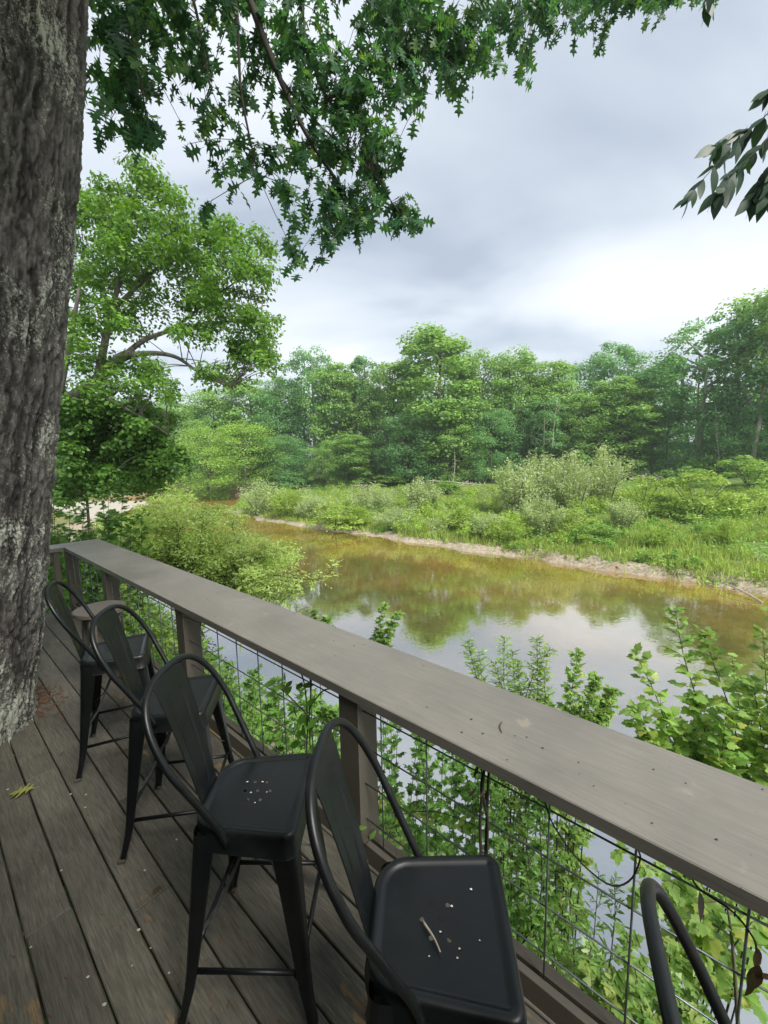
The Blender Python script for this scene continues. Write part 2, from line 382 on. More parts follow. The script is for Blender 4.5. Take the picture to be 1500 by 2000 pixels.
def H(x, y, full=False):
    x = np.asarray(x, float); y = np.asarray(y, float)
    d = x*D[0]+y*D[1]; n = x*N[0]+y*N[1]
    fs, ns, cf, cn = shore(d)
    wob = (fbm(d*.35+50, n*.35+50, 3, 3)-.5)*1.1+(fbm(d*1.3+20, n*1.3+20, 8, 3)-.5)*.9
    sf = (n-fs)*cf+wob; sn = (ns-n)*cn+wob*.6
    cut = np.interp(d, [-20, 8, 20, 40, 58, 66, 90], [.55, .45, .32, .22, .2, 1.9, 2.2])
    far = cut*sm(sf/.9) + .8*sm((sf-1)/14) + 1.1*sm((sf-14)/30) + 4.2*sm((sf-22)/32)*sm((9-d)/28) + .004*np.maximum(sf-60, 0)
    flat = sm((d-52)/8)*sm((96-d)/8)
    near = (.1+3.1*sm(sn/4.6)+.5*sm((sn-4)/8))*(1-flat) + flat*(.38*sm(sn/2.5)+2.6*sm((sn-16)/14))
    bumpn = (fbm(x*.6+99, y*.6+99, 11, 4)-.5)
    z = np.where(sf > 0, far + bumpn*.35*sm(sf/3), np.where(sn > 0, near + bumpn*.3*sm(sn/2), -np.minimum(1.0, .12+.35*np.minimum(-sf, -sn))))
    if full: return z, flat*sm(sn/.5)*(1-sm((sn-13)/6))*(sn > 0)
    return z
def build_ground():
    u = np.linspace(-1, 1, 320); w = 22*u*3 + 900*np.abs(u)**5*np.sign(u)
    X, Y = np.meshgrid(w+2, w+28, indexing='ij')
    Z, sand = H(X, Y, True)
    n = len(u); V = np.stack([X, Y, Z], -1).reshape(-1, 3)
    I = np.arange(n*n).reshape(n, n)
    F = np.stack([I[:-1, :-1], I[1:, :-1], I[1:, 1:], I[:-1, 1:]], -1).reshape(-1, 4)
    me = mesh('ground', V, F, terrain_mat(), True)
    a = me.attributes.new('sand', 'FLOAT', 'POINT'); a.data.foreach_set('value', sand.ravel().astype(np.float32))
    obj('ground', me, kind='structure')
    R = 900
    obj('river_water', mesh('river_water', [(-R, -R, 0), (R, -R, 0), (R, R, 0), (-R, R, 0)], [(0, 1, 2, 3)], water_mat()), kind='structure')
build_ground()
def gz(p): return float(H(p[0], p[1]))
def gpt(x, depth):                          # ground point under photo column x at forward depth
    X = (x-750)/FPX*depth; return np.array([X, depth, gz((X, depth))])

# ------------------------------------------------------------------ deck
deck = obj('deck', None, kind='structure'); deck.location = (0, 0, DECKZ); deck.rotation_euler = (0, 0, YAW)
def build_deck():
    # local frame: x = N (towards the river), y = D (along the rail)
    n0, w, gap = 0.127-.172*9, .164, .008
    joints = {8: [-1.2, 1.55, 4.6], 9: [-.3, 2.25, 5.6], 10: [.6, 3.43, 6.1], 11: [-.8, 2.0, 5.0], 12: [2.78, 5.7], 13: [.2, 4.2], 14: [2.3, 6.0], 15: [1.0, 3.9]}
    k = 0
    while True:
        a = n0+.172*k; b = a+w
        if a > 1.50: break
        js = [-3.2]+joints.get(k, [round(random.uniform(-2, 5.5), 2)])+[7.28]
        for y0, y1 in zip(js[:-1], js[1:]):
            m = MB(); m.box((-w/2, -(y1-y0)/2+.002, -.036), (w/2, (y1-y0)/2-.002, random.uniform(-.0015, .0015)), .004)
            o = obj('deck_board', m.mesh('deck_board', M_DECK), deck); o.location = ((a+b)/2, (y0+y1)/2, 0)
            o.rotation_euler = (0, random.uniform(-.004, .004), random.uniform(-.0012, .0012))
        k += 1
    for y in np.arange(-2.8, 7.3, .61):
        m = MB(); m.box((-1.6, y-.02, -.24), (1.46, y+.02, -.042)); obj('joist', m.mesh('joist', M_POST), deck)
    m = MB(); m.box((1.462, -3.2, -.26), (1.50, 7.3, -.04)); obj('fascia_board', m.mesh('fascia_board', M_POST), deck)
    for y in (-2.5, .8, 4.1, 7.0):
        for x in (1.3, -1.3):
            p = dn(y, x, 0); z0 = gz(p)-.3-DECKZ
            m = MB(); m.box((x-.08, y-.08, z0), (x+.08, y+.08, -.245)); obj('support_post', m.mesh('support_post', M_POST), deck)
build_deck()

# ------------------------------------------------------------------ railing
rail = thing('deck_railing', 'wide taupe drink rail on posts with wire mesh along the river side', 'railing', (0, 0, DECKZ), YAW)
def build_rail():
    ZT, TH = .92, .05; ni, no = 1.323, 1.813; dc, do = 7.0, 7.36
    def cap(poly):
        n = len(poly); m = MB(); c = .004
        cx = sum(p[0] for p in poly)/n; cy = sum(p[1] for p in poly)/n
        ins = [(p[0]+(c if p[0] < cx else -c), p[1]+(c if p[1] < cy else -c)) for p in poly]
        V = [(*p, ZT-TH) for p in poly]+[(*p, ZT-c) for p in poly]+[(*p, ZT) for p in ins]
        F = [tuple(range(n-1, -1, -1)), tuple(2*n+i for i in range(n))]
        for i in range(n):
            j = (i+1) % n; F += [(i, j, n+j, n+i), (n+i, n+j, 2*n+j, 2*n+i)]
        m.add(V, F); return m
    obj('cap_board', cap([(ni, -3.2), (no, -3.2), (no, do), (ni, dc)]).mesh('cap_board', M_CAP), rail)
    obj('cap_board', cap([(ni-.004, dc+.0), (no-.004, do), (-2.2, do), (-2.2, dc)]).mesh('cap_board', M_CAP), rail)
    def post(x0, y0, x1, y1):
        m = MB(); m.box((x0, y0, -.2), (x1, y1, ZT-TH-.001)); obj('post', m.mesh('post', M_POST), rail)
    PD = [-2.51, -.53, 1.384, 3.36, 5.34]
    for d0 in PD: post(1.34, d0, 1.475, d0+.135)
    post(1.34, 7.02, 1.475, 7.155)
    post(1.20, 7.02, 1.26, 7.155)
    post(-.55, 7.03, -.415, 7.165); post(-2.1, 7.03, -1.965, 7.165)
    ends = PD+[7.02]
    MN = 1.377
    def wires(panel, a0, a1, along):
        # verticals
        if along == 'y': v = np.arange(-.072-.267*12, 8, .267); v = v[(v > a0+.002) & (v < a1-.002)]
        else: v = np.arange(a0+.12, a1, .267)
        for q in v:
            P = [(MN, q, .09), (MN, q, ZT-TH)] if along == 'y' else [(q, 7.07, .20), (q, 7.07, .78)]
            m = MB(); m.tube(P, .0036, 6); obj('wire', m.mesh('wire', M_WIRE, True), panel)
        for z in ((.795, .602, .399, .197) if along == 'y' else (.70, .50, .30)):
            P = [(MN+.0062, a0, z), (MN+.0062, a1, z)] if along == 'y' else [(a0, 7.0762, z), (a1, 7.0762, z)]
            m = MB(); m.tube(P, .0036, 6); obj('wire', m.mesh('wire', M_WIRE, True), panel)
    for a, b in zip(ends[:-1], ends[1:]):
        a0 = a+.135; a1 = b
        p = obj('mesh_panel', None, rail); wires(p, a0-.0, a1, 'y')
        m = MB(); m.box((1.342, a0, -.0), (1.3725, a1, .10), .002); obj('bottom_rail', m.mesh('bottom_rail', M_POST), rail)
        m = MB(); m.box((1.388, a0, -.0), (1.432, a1, .10), .002); obj('bottom_rail', m.mesh('bottom_rail', M_POST), rail)
        m = MB(); m.box((1.388, a0, ZT-TH-.045), (1.432, a1, ZT-TH-.0015)); obj('top_rail', m.mesh('top_rail', M_POST), rail)
    # short end beside the trunk
    for a0, a1 in ((-.415, 1.20), (-1.965, -.55)):
        p = obj('mesh_panel', None, rail); wires(p, a0, a1, 'x')
        m = MB(); m.box((a0, 7.035, .14), (a1, 7.066, .26), .002); obj('bottom_rail', m.mesh('bottom_rail', M_POST), rail)
        m = MB(); m.box((a0, 7.035, ZT-TH-.13), (a1, 7.066, ZT-TH-.0015)); obj('top_rail', m.mesh('top_rail', M_POST), rail)
build_rail()

# ------------------------------------------------------------------ unseen wall and eave behind the camera, shaped to shade the deck
bw = thing('unseen_shade_block', 'unseen brown wall with an eave, added behind the deck to shade it', 'unseen_shade_block', (0, 0, DECKZ), YAW)
m = MB(); m.box((-1.85, -4.2, -.3), (-1.65, 6.2, 3.0)); obj('wall', m.mesh('wall', M_WALL), bw)
m = MB(); m.add([(-2.2, -4.4, 3.25), (.02, -4.4, 2.80), (.02, .9, 2.80), (-2.2, .9, 3.25), (-2.2, -4.4, 3.37), (.02, -4.4, 2.92), (.02, .9, 2.92), (-2.2, .9, 3.37)],
                [(0, 3, 2, 1), (4, 5, 6, 7), (0, 1, 5, 4), (1, 2, 6, 5), (2, 3, 7, 6), (3, 0, 4, 7)]); obj('shade_roof', m.mesh('shade_roof', M_WALL), bw)

# ------------------------------------------------------------------ bar stools
HS = .75
def outline(off, npc=7):
    s = .2-off; pts = []
    for (x, y, r, a0) in ((s, s+.016, .045, 0), (-s, s*.95, .115, 90), (-s, -s*.95, .115, 180), (s, -s-.016, .045, 270)):
        r = max(r-off, .006); cx = x-math.copysign(r, x); cy_ = y-math.copysign(r, y)
        for i in range(npc):
            a = math.radians(a0+90*i/(npc-1)); pts.append((cx+r*math.cos(a), cy_+r*math.sin(a)))
    return pts
def seat_mesh():
    bm = bmesh.new(); rings = []
    prof = [(-.006, -.088), (-.004, -.086), (.0, -.022), (.0025, -.010), (.008, -.003), (.016, 0), (.024, -.0008), (.031, -.004), (.036, -.0085), (.044, -.0095)]
    for off, z in prof: rings.append([bm.verts.new((x, y, HS+z)) for x, y in outline(off)])
    n = len(rings[0])
    for a, b in zip(rings[:-1], rings[1:]):
        for i in range(n): bm.faces.new((a[i], a[(i+1) % n], b[(i+1) % n], b[i]))
    edges = []
    bm.edges.ensure_lookup_table()
    for i in range(n): edges.append(bm.edges.get((rings[-1][i], rings[-1][(i+1) % n])))
    for hx, hy in ((0, 0), (.05, .0), (-.05, 0), (.025, .045), (-.025, .045), (.025, -.045), (-.025, -.045)):
        hv = [bm.verts.new((hx+.0065*math.cos(t*math.pi/5), hy+.0065*math.sin(t*math.pi/5), HS-.0095)) for t in range(10)]
        edges += [bm.edges.new((hv[i], hv[(i+1) % 10])) for i in range(10)]
    bmesh.ops.triangle_fill(bm, edges=edges, use_beauty=True, normal=(0, 0, 1))
    bmesh.ops.recalc_face_normals(bm, faces=bm.faces)
    me = bpy.data.meshes.new('seat'); bm.to_mesh(me); bm.free(); me.materials.append(M_METAL)
    for p in me.polygons: p.use_smooth = abs(p.normal.z) < .999
    return me
def leg_mesh(sx, sy):
    top = np.array([sx*.168, sy*.168, HS-.03]); V = []; ns = 12; kk = 10
    for i in range(ns):
        t = i/(ns-1); z = top[2]*(1-t)
        sp_ = .172+.058*t+.018*max(0, (t-.72)/.28)**2
        w = .088*(1-t)+.026*t if t < .9 else .030; w = max(w, .030)
        th = .012; r = min(.030*(1-t)+.011*t, w*.5)
        outer = [(-w, 0)]+[(-r+r*math.sin(a), -r+r*math.cos(a)) for a in np.linspace(0, math.pi/2, 5)]+[(0, -w)]
        inner = [(-th, -w), (-th-.004, -th-.004), (-w, -th)]
        for (a, b) in outer+inner: V.append((sx*(sp_+.012+a), sy*(sp_+.012+b), z+.0))
    F = []
    for i in range(ns-1):
        for j in range(kk):
            q = (i*kk+j, i*kk+(j+1) % kk, (i+1)*kk+(j+1) % kk, (i+1)*kk+j); F.append(q if sx*sy < 0 else q[::-1])
    c = tuple((ns-1)*kk+j for j in range(kk)); F += [c if sx*sy < 0 else c[::-1]]
    return pymesh('leg', V, F, M_METAL, False)
def hoop_u(z): return -.068-.259*z/.511
def hoop_pts():
    R = [(hoop_u(0)+.022, .197, -.05), (hoop_u(0), .196, 0)]
    for z in np.linspace(.06, .261, 4): R.append((hoop_u(z), .195+.050*(z/.261), z))
    for a in np.linspace(0, math.pi/2, 9)[1:]:
        z = .261+.250*math.sin(a)**(2/2.7); R.append((hoop_u(z), .245*max(math.cos(a), 0)**(2/2.7), z))
    R[-1] = (hoop_u(.511), 0, .511); R = [(a, b, HS+c) for a, b, c in R]
    return R+[(a, -b, c) for a, b, c in R[-2::-1]]
def splat_mesh():
    nu, nv = 29, 47; V = []; 
    for j in range(nv):
        t = j/(nv-1); z = -.035+.537*t; hw = .066+.038*t
        # centre line: starts at the seat's back edge, rises to the hoop
        ub = -.192; ut = hoop_u(.502)
        u = ub+(ut-ub)*t+.006*math.sin(math.pi*t)
        if t < .07: u += .018*((.07-t)/.07)**2
        for i in range(nu):
            s = 2*i/(nu-1)-1; y = s*hw; zc = z
            if t > .9: zc = z-(s*s)*.014*(t-.9)/.1
            # embossed outline: rounded trapezoid
            a, b = .10, .84
            tt = (t-a)/(b-a); emb = 0
            if -.12 < tt < 1.12:
                lim = .42+.05*tt; dx = (abs(s)-lim)*hw; dz = max(a-t, t-b)*.553; rr = .02
                qx, qz = dx+rr, dz+rr
                sd = min(max(qx, qz), 0)+math.hypot(max(qx, 0), max(qz, 0))-rr
                emb = .0060*math.exp(-(sd/.0045)**2)+.0015*(1 if sd < 0 else 0)
            V.append((u-emb-.010*(1-s*s)*.6, y, HS+zc))
    F = []
    for j in range(nv-1):
        for i in range(nu-1): F.append((j*nu+i, j*nu+i+1, (j+1)*nu+i+1, (j+1)*nu+i))
    n0 = len(V); V += [(x+.003, y, z) for x, y, z in V]
    F += [tuple(n0+q for q in f[::-1]) for f in F]
    rim = [i for i in range(nu)]+[j*nu+nu-1 for j in range(1, nv)]+[(nv-1)*nu+i for i in range(nu-2, -1, -1)]+[j*nu for j in range(nv-2, 0, -1)]
    for a, b in zip(rim, rim[1:]+rim[:1]): F.append((b, a, a+n0, b+n0))
    return pymesh('back_splat', V, F, M_METAL, True)
def legpos(z, sx, sy):
    t = 1-z/(HS-.03); s = .172+.058*t+.018*max(0, (t-.72)/.28)**2; return np.array([sx*(s-.006), sy*(s-.006), z])
def make_stool(label):
    t = thing('bar_stool', label, 'bar stool', group='black metal bar stools lined up along the drink rail')
    obj('seat', seat_mesh(), t)
    m = MB()
    for sx, sy in ((1, 1), (1, -1), (-1, -1), (-1, 1)):
        obj('leg', leg_mesh(sx, sy), t)
        p = legpos(.012, sx, sy); q = MB(); q.box((p[0]-.018+.008*sx, p[1]-.018+.008*sy, 0), (p[0]+.018+.008*sx-.002*sx, p[1]+.018+.008*sy-.002*sy, .016), .003); obj('foot_cap', q.mesh('foot_cap', M_FOOT), t)
    for (a, b, z) in (((1, 1), (1, -1), .235), ((-1, 1), (-1, -1), .235), ((1, 1), (-1, 1), .19), ((1, -1), (-1, -1), .19)):
        q = MB(); q.tube([legpos(z, *a), legpos(z, *b)], .0095, 8); obj('footrest_bar', q.mesh('footrest_bar', M_METAL, True), t)
    for a, b in (((1, 1), (-1, -1)), ((1, -1), (-1, 1))):
        A = legpos(.30, *a); B = legpos(.30, *b); z2 = .60 if a == (1, 1) else .612
        P = spline([A, A*.62+np.array([0, 0, .19]), (A+B)/2+np.array([0, 0, z2-.30]), B*.62+np.array([0, 0, .19]), B], 13)
        d_ = (B-A)/np.linalg.norm(B-A); sd = np.array([-d_[1], d_[0], 0])*.008; V = []; F = []
        for p in P: V += [p+sd, p-sd, p-sd+np.array([0, 0, .003]), p+sd+np.array([0, 0, .003])]
        for i in range(len(P)-1):
            for j in range(4): F.append((i*4+j, i*4+(j+1) % 4, i*4+4+(j+1) % 4, i*4+4+j))
        obj('cross_strap', pymesh('cross_strap', V, F, M_ZINC), t)
    q = MB(); q.tube(spline(hoop_pts(), 61), .0125, 12); obj('back_hoop', q.mesh('back_hoop', M_METAL, True), t)
    obj('back_splat', splat_mesh(), t)
    return t
STOOLS = [(3.30, .85, 1.978, 'farthest black metal bar stool, beside the tree trunk and the round wooden stool'),
          (2.352, .872, 2.266, 'second black metal bar stool from the tree trunk'),
          (1.399, .790, 2.447, 'middle black metal bar stool, five pale specks on its dusty seat'),
          (.582, .863, 2.518, 'black metal bar stool with a dry twig lying on its wet seat'),
          (-.25, .80, 2.8, 'nearest black metal bar stool of which only the bent back hoop shows in the corner')]
first = make_stool(STOOLS[0][3])
for i, (d_, n_, th, lab) in enumerate(STOOLS):
    if i == 0: o = first
    else:
        o = first.copy(); COL.objects.link(o); o['label'] = lab
        for ch in first.children:
            c = ch.copy(); COL.objects.link(c); c.parent = o
    o.location = tuple(dn(d_, n_, DECKZ+.002)); o.rotation_euler = (0, 0, YAW+math.atan2(math.cos(th), math.sin(th)))
bpy.context.view_layer.update()

# round wooden stool in the corner
rs = thing('round_stool', 'round topped brown wooden stool standing in the corner of the railing', 'stool', dn(4.37, 1.03, DECKZ+.002), YAW)
def disc(r, z0, z1, c=.006, k=40):
    V = []; F = []
    for rr, z in ((r-c, z0), (r, z0+c), (r, z1-c), (r-c, z1)):
        V += [(rr*math.cos(2*math.pi*i/k), rr*math.sin(2*math.pi*i/k), z) for i in range(k)]
    for a in range(3):
        for i in range(k): F.append((a*k+i, a*k+(i+1) % k, (a+1)*k+(i+1) % k, (a+1)*k+i))
    F += [tuple(range(k-1, -1, -1)), tuple(3*k+i for i in range(k))]; return V, F
q = MB(); q.add(*disc(.205, .708, .75)); obj('seat', q.mesh('seat', M_POST), rs)
for a in (45, 135, 225, 315):
    c_, s_ = math.cos(math.radians(a)), math.sin(math.radians(a)); V = []
    for r, z, h in ((.175, 0, .026), (.125, .707, .030)):
        V += [(r*c_-h, r*s_-h, z), (r*c_+h, r*s_-h, z), (r*c_+h, r*s_+h, z), (r*c_-h, r*s_+h, z)]
    obj('leg', pymesh('leg', V, [(0, 3, 2, 1), (4, 5, 6, 7), (0, 1, 5, 4), (1, 2, 6, 5), (2, 3, 7, 6), (3, 0, 4, 7)], M_POST), rs)
for z, ax in ((.25, 0), (.22, 1)):
    for s_ in (-1, 1):
        q = MB(); a = (-.10, s_*.112-.012, z) if ax == 0 else (s_*.112-.012, -.10, z); b = (.10, s_*.112+.012, z+.03) if ax == 0 else (s_*.112+.012, .10, z+.03)
        q.box(a, b); obj('stretcher', q.mesh('stretcher', M_POST), rs)

# ------------------------------------------------------------------ leaf shapes
def leaf_shape(kind):
    if kind == 'oak':       # pointed lobes
        half = [(0, 0), (.03, .10), (.10, .17), (.30, .20), (.13, .28), (.11, .36), (.34, .40), (.46, .50), (.30, .49), (.13, .50), (.11, .58), (.28, .66), (.36, .78), (.22, .72), (.09, .72), (.11, .84), (.07, .90), (0, 1.0)]
    elif kind == 'maple':
        half = [(0, 0), (.06, .02), (.30, -.04), (.26, .10), (.50, .22), (.58, .40), (.40, .38), (.26, .42), (.30, .62), (.18, .66), (0, 1.0)]
    elif kind == 'sycamore':
        half = [(0, 0), (.20, -.05), (.42, .05), (.54, .22), (.42, .30), (.50, .52), (.38, .56), (.24, .58), (.22, .76), (.10, .84), (0, 1.0)]
    elif kind == 'ovate':
        half = [(0, 0), (.11, .12), (.19, .30), (.20, .48), (.15, .68), (.07, .86), (0, 1.0)]
    else:                   # lance
        half = [(0, 0), (.08, .15), (.125, .38), (.10, .65), (.045, .86), (0, 1.0)]
    mid = [(0, y) for x, y in half[1:-1]]
    V = []; F = []
    def P(x, y): return (x, y, -.16*y*y+.10*abs(x)-.25*x*x)
    n = len(half); R = [len(V)+i for i in range(n)]; V += [P(x, y) for x, y in half]
    Lh = [R[0]]+[len(V)+i for i in range(n-2)]+[R[-1]]; V += [P(-x, y) for x, y in half[1:-1]]
    Mi = [R[0]]+[len(V)+i for i in range(n-2)]+[R[-1]]; V += [P(x, min(max(y, .01), .99)) for x, y in mid]
    for i in range(n-1):
        for A, fl in ((R, False), (Lh, True)):
            q = [Mi[i], A[i], A[i+1], Mi[i+1]]; q = list(dict.fromkeys(q))
            if len(q) == 3: tris = [q]
            else: tris = [[q[0], q[1], q[2]], [q[0], q[2], q[3]]]
            for t in tris: F.append(tuple(t[::-1] if fl else t))
    # petiole
    k = len(V); V += [(-.012, 0, 0), (.012, 0, 0), (0, -.22, .03)]; F.append((k, k+2, k+1))
    return np.array(V), np.array(F)
SHAPES = {k: leaf_shape(k) for k in ('oak', 'maple', 'sycamore', 'ovate', 'lance')}
_lm = {}
def leaf_obj_mesh(kind, m):
    if (kind, m.name) not in _lm: _lm[(kind, m.name)] = mesh('leaf', *SHAPES[kind], m)
    return _lm[(kind, m.name)]
def basis(axis, normal):
    y = axis/np.linalg.norm(axis, axis=1)[:, None]
    z = normal-y*np.sum(normal*y, 1)[:, None]; z /= np.linalg.norm(z, axis=1)[:, None]+1e-9
    return np.stack([np.cross(y, z), y, z], 2)      # columns x,y,z
def merged(kind, pos, B, size):
    V, F = SHAPES[kind]; k = len(V)
    P = np.einsum('nij,vj->nvi', B*size[:, None, None], V)+pos[:, None, :]
    FF = F[None]+(np.arange(len(pos))*k)[:, None, None]
    return P.reshape(-1, 3), FF.reshape(-1, 3)
def leaves_on(root, kind, m, pos, axis, normal, size, nobj=300, stuffname='foliage'):
    pos = np.asarray(pos); B = basis(np.asarray(axis), np.asarray(normal)); size = np.asarray(size)
    org = np.array(root.location)
    u, v, dd = proj(pos); vis = (dd > .2) & (u > -40) & (u < 1540) & (v > -40) & (v < 2040)
    score = np.where(vis, size/np.maximum(dd, .3), 0); order = np.argsort(-score)
    big = order[:nobj]; big = big[score[big] > 0]; rest = np.setdiff1d(np.arange(len(pos)), big)
    me = leaf_obj_mesh(kind, m)
    for i in big:
        o = bpy.data.objects.new('leaf', me); COL.objects.link(o); o.parent = root
        A = np.eye(4); A[:3, :3] = B[i]*size[i]; A[:3, 3] = pos[i]-org; o.matrix_local = Matrix(A.tolist())
    if len(rest):
        V, F = merged(kind, pos[rest]-org, B[rest], size[rest]); o = obj(stuffname, mesh(stuffname, V, F, m), root); o['kind'] = 'stuff'
def rdir(n): v = rng.normal(size=(n, 3)); return v/np.linalg.norm(v, axis=1)[:, None]
def cards(pos, nrm, size, aspect=.62, fold=.18):
    n = len(pos); nrm = nrm/np.linalg.norm(nrm, axis=1)[:, None]
    t = np.cross(nrm, rdir(n)); t /= np.linalg.norm(t, axis=1)[:, None]+1e-9; b = np.cross(nrm, t)
    s = (np.broadcast_to(size, (n,))*rng.uniform(.65, 1.25, n))[:, None]; a = s*aspect*.5
    p0 = pos-t*s*.5; p1 = pos+b*a-t*s*.05-nrm*s*fold*.5; p2 = pos+t*s*.5-nrm*s*fold; p3 = pos-b*a-t*s*.05-nrm*s*fold*.5
    V = np.stack([p0, p1, p2, p3], 1).reshape(-1, 3)
    return V, np.arange(4*n).reshape(n, 4)
def clusters(C, Rc, per, size, flat=.75, aspect=.62):
    C = np.asarray(C); Rc = np.broadcast_to(Rc, (len(C),)); k = np.broadcast_to(per, (len(C),))
    idx = np.repeat(np.arange(len(C)), k); n = len(idx)
    d = rdir(n); d[:, 2] = np.where((d[:, 2] < -.1) & (rng.random(n) < .7), -d[:, 2], d[:, 2])
    r = Rc[idx]*(rng.random(n)**.33)*rng.uniform(.8, 1.12, n)
    pos = C[idx]+d*r[:, None]*np.array([1, 1, flat])
    nrm = d*.8+np.array([0, 0, .55])+rng.normal(size=(n, 3))*.45
    return cards(pos, nrm, size, aspect)
def unit(v): v = np.asarray(v, float); return v/np.linalg.norm(v)

# ------------------------------------------------------------------ the big oak: trunk through the deck, overhead branches
EDGE = [(60, 1390), (72, 1280), (88, 1130), (105, 915), (127, 700), (145, 450), (157, 250), (163, 0)]
def trunk_axis():
    P = []; R = []
    for (x, y), r in zip(EDGE, (.56, .52, .50, .48, .465, .46, .45, .44)):
        v = ray(x, y); h = math.hypot(v[0], v[1]); p = CAM+v*(4.43/h)
        left = np.array([-v[1], v[0], 0])/h
        P.append(p+left*r*1.0+np.array([v[0], v[1], 0])/h*r*.12); R.append(r)
    P = [P[0]+np.array([-.02, 0, -5.4])]+[P[0]+np.array([0, 0, -.35])]+P; R = [.75, .60]+R
    dv = P[-1]-P[-3]; dv = dv/np.linalg.norm(dv)
    P += [P[-1]+dv*1.5, P[-1]+dv*3.5]; R += [.42, .38]
    return np.array(P), np.array(R)
TP, TR = trunk_axis()
oak = thing('oak_tree', 'huge oak growing up through the deck, with lichen covered bark and leafy branches hanging overhead', 'tree', TP[2])
def build_trunk():
    L = 700
    zc = TP[:, 2]; zs = np.linspace(zc[1]-.4, zc[-1], L)
    ax = np.stack([np.interp(zs, zc, TP[:, i]) for i in range(3)], 1)
    for i in (0, 1): ax[:, i] = np.convolve(np.pad(ax[:, i], 25, 'edge'), np.ones(51)/51, 'valid')
    rr = np.interp(zs, zc, TR); rr = np.convolve(np.pad(rr, 25, 'edge'), np.ones(51)/51, 'valid')
    th0 = math.atan2(-TP[3][1], -TP[3][0]); th = th0+np.concatenate([np.linspace(-1.5, 1.5, 200, endpoint=False), np.linspace(1.5, 2*math.pi-1.5, 60, endpoint=False)]); K = len(th)
    TH, Z = np.meshgrid(th, zs)
    uu = np.mod(TH/(2*math.pi), 1)
    warp = (fbm(uu*10, Z*1.4, 21, 3)-.5)*2.2
    w2 = (fbm(uu*30, Z*5, 41, 2)-.5)*1.3; w2 = w2*np.minimum(1, np.minimum(uu, 1-uu)*40)
    def vor(u_, z_, nu, fz, seed):
        t = np.random.default_rng(seed).random((nu, 256, 3)); X = u_*nu; Y = z_*fz; ix = np.floor(X).astype(int); iy = np.floor(Y).astype(int)
        f1 = np.full(X.shape, 9.); f2 = f1.copy(); hv = np.zeros(X.shape)
        for dx in (-1, 0, 1):
            for dy in (-1, 0, 1):
                q = t[(ix+dx) % nu, (iy+dy) % 256]; dd = np.hypot(ix+dx+q[..., 0]-X, iy+dy+q[..., 1]-Y)
                m1 = dd < f1; f2 = np.where(m1, f1, np.minimum(f2, dd)); hv = np.where(m1, q[..., 2], hv); f1 = np.where(m1, dd, f1)
        return f2-f1, hv
    du = (warp*.35+w2*.5+(fbm(uu*120, Z*14, 61, 3)-.5)*1.1*np.minimum(1, np.minimum(uu, 1-uu)*40))/60; dz = (fbm(uu*60+7, Z*9, 71, 3)-.5)*.22
    e1, h1 = vor(uu+du, Z+dz, 50, 3.6, 5); e2, h2 = vor(uu+du*.8, Z+dz*.6, 120, 11, 6)
    c = vnoise(np.mod(uu*230+warp*2, 230), Z*40, 19, 230); c2 = fbm(uu*90, Z*10, 81, 4)
    rg = 1-np.abs(2*vnoise(np.mod(uu*44+warp+w2*.5, 44), Z*1.3, 5, 44)-1)
    h = .20*sm(e1/.38)*(.75+.35*h1)+.17*sm(e2/.4)*(.5+.7*h2)+.34*rg**1.5+.14*c+.34*(c2-.25)
    lump = (vnoise(np.mod(uu*5, 5), Z*.8, 31, 5)-.5)*.10
    r = rr[:, None]*(1+lump)+.062*(h-.5)
    r += .05*np.exp(-((Z-(CAMZ+2.75))/.18)**2)*np.exp(-((np.mod(TH-2.2, 2*math.pi)-math.pi)/.5)**2)
    V = np.stack([ax[:, 0][:, None]+r*np.cos(TH), ax[:, 1][:, None]+r*np.sin(TH), Z], -1).reshape(-1, 3)-np.array(oak.location)
    I = np.arange(K*L).reshape(L, K)
    F = np.stack([I[:-1], np.roll(I, -1, 1)[:-1], np.roll(I, -1, 1)[1:], I[1:]], -1).reshape(-1, 4)
    me = mesh('trunk', V, F, M_TRUNK, True)
    at = me.attributes.new('ridge', 'FLOAT', 'POINT'); at.data.foreach_set('value', np.clip(h, 0, 1).ravel().astype(np.float32))
    obj('trunk', me, oak)
    q = MB(); q.tube([TP[0]-TP[2], TP[1]-TP[2]], [.8, .6], 24); obj('root_base', q.mesh('root_base', BARK_LIMB, True), oak)
build_trunk()
def branchpaths():
    top = TP[-1]; mid = TP[-2]
    B = []
    def add(pts, r0, r1): B.append((spline(pts, 40), r0, r1))
    add([mid, px(330, -420, 4.6), px(440, -140, 4.6), px(495, 20, 4.6), px(545, 150, 4.7), px(600, 265, 4.8), px(655, 350, 5.0), px(705, 430, 5.2)], .06, .008)
    add([px(440, -140, 4.6), px(462, 20, 4.4), px(470, 170, 4.4), px(488, 270, 4.5), px(505, 345, 4.6)], .022, .006)
    add([top, px(560, -420, 5.0), px(660, -120, 5.0), px(760, 60, 5.2), px(830, 120, 5.4)], .08, .010)
    add([px(620, -240, 5.0), px(800, -180, 5.2), px(960, -60, 5.4), px(1060, 20, 5.6)], .05, .008)
    add([px(800, -180, 5.2), px(1020, -170, 5.2), px(1180, -90, 5.2), px(1320, -60, 5.2)], .035, .006)
    add([mid, px(150, -260, 4.2), px(230, -60, 4.2), px(262, 90, 4.2), px(285, 220, 4.3)], .035, .006)
    add([px(330, -420, 4.6), px(340, -150, 4.2), px(385, 30, 4.2), px(410, 170, 4.2)], .03, .006)
    add([px(545, 150, 4.7), px(620, 240, 4.9), px(720, 330, 5.2), px(775, 410, 5.3)], .016, .005)
    add([px(600, -300, 5.0), px(590, -60, 4.8), px(600, 90, 4.8), px(640, 200, 4.9)], .02, .005)
    return B
BR = branchpaths()
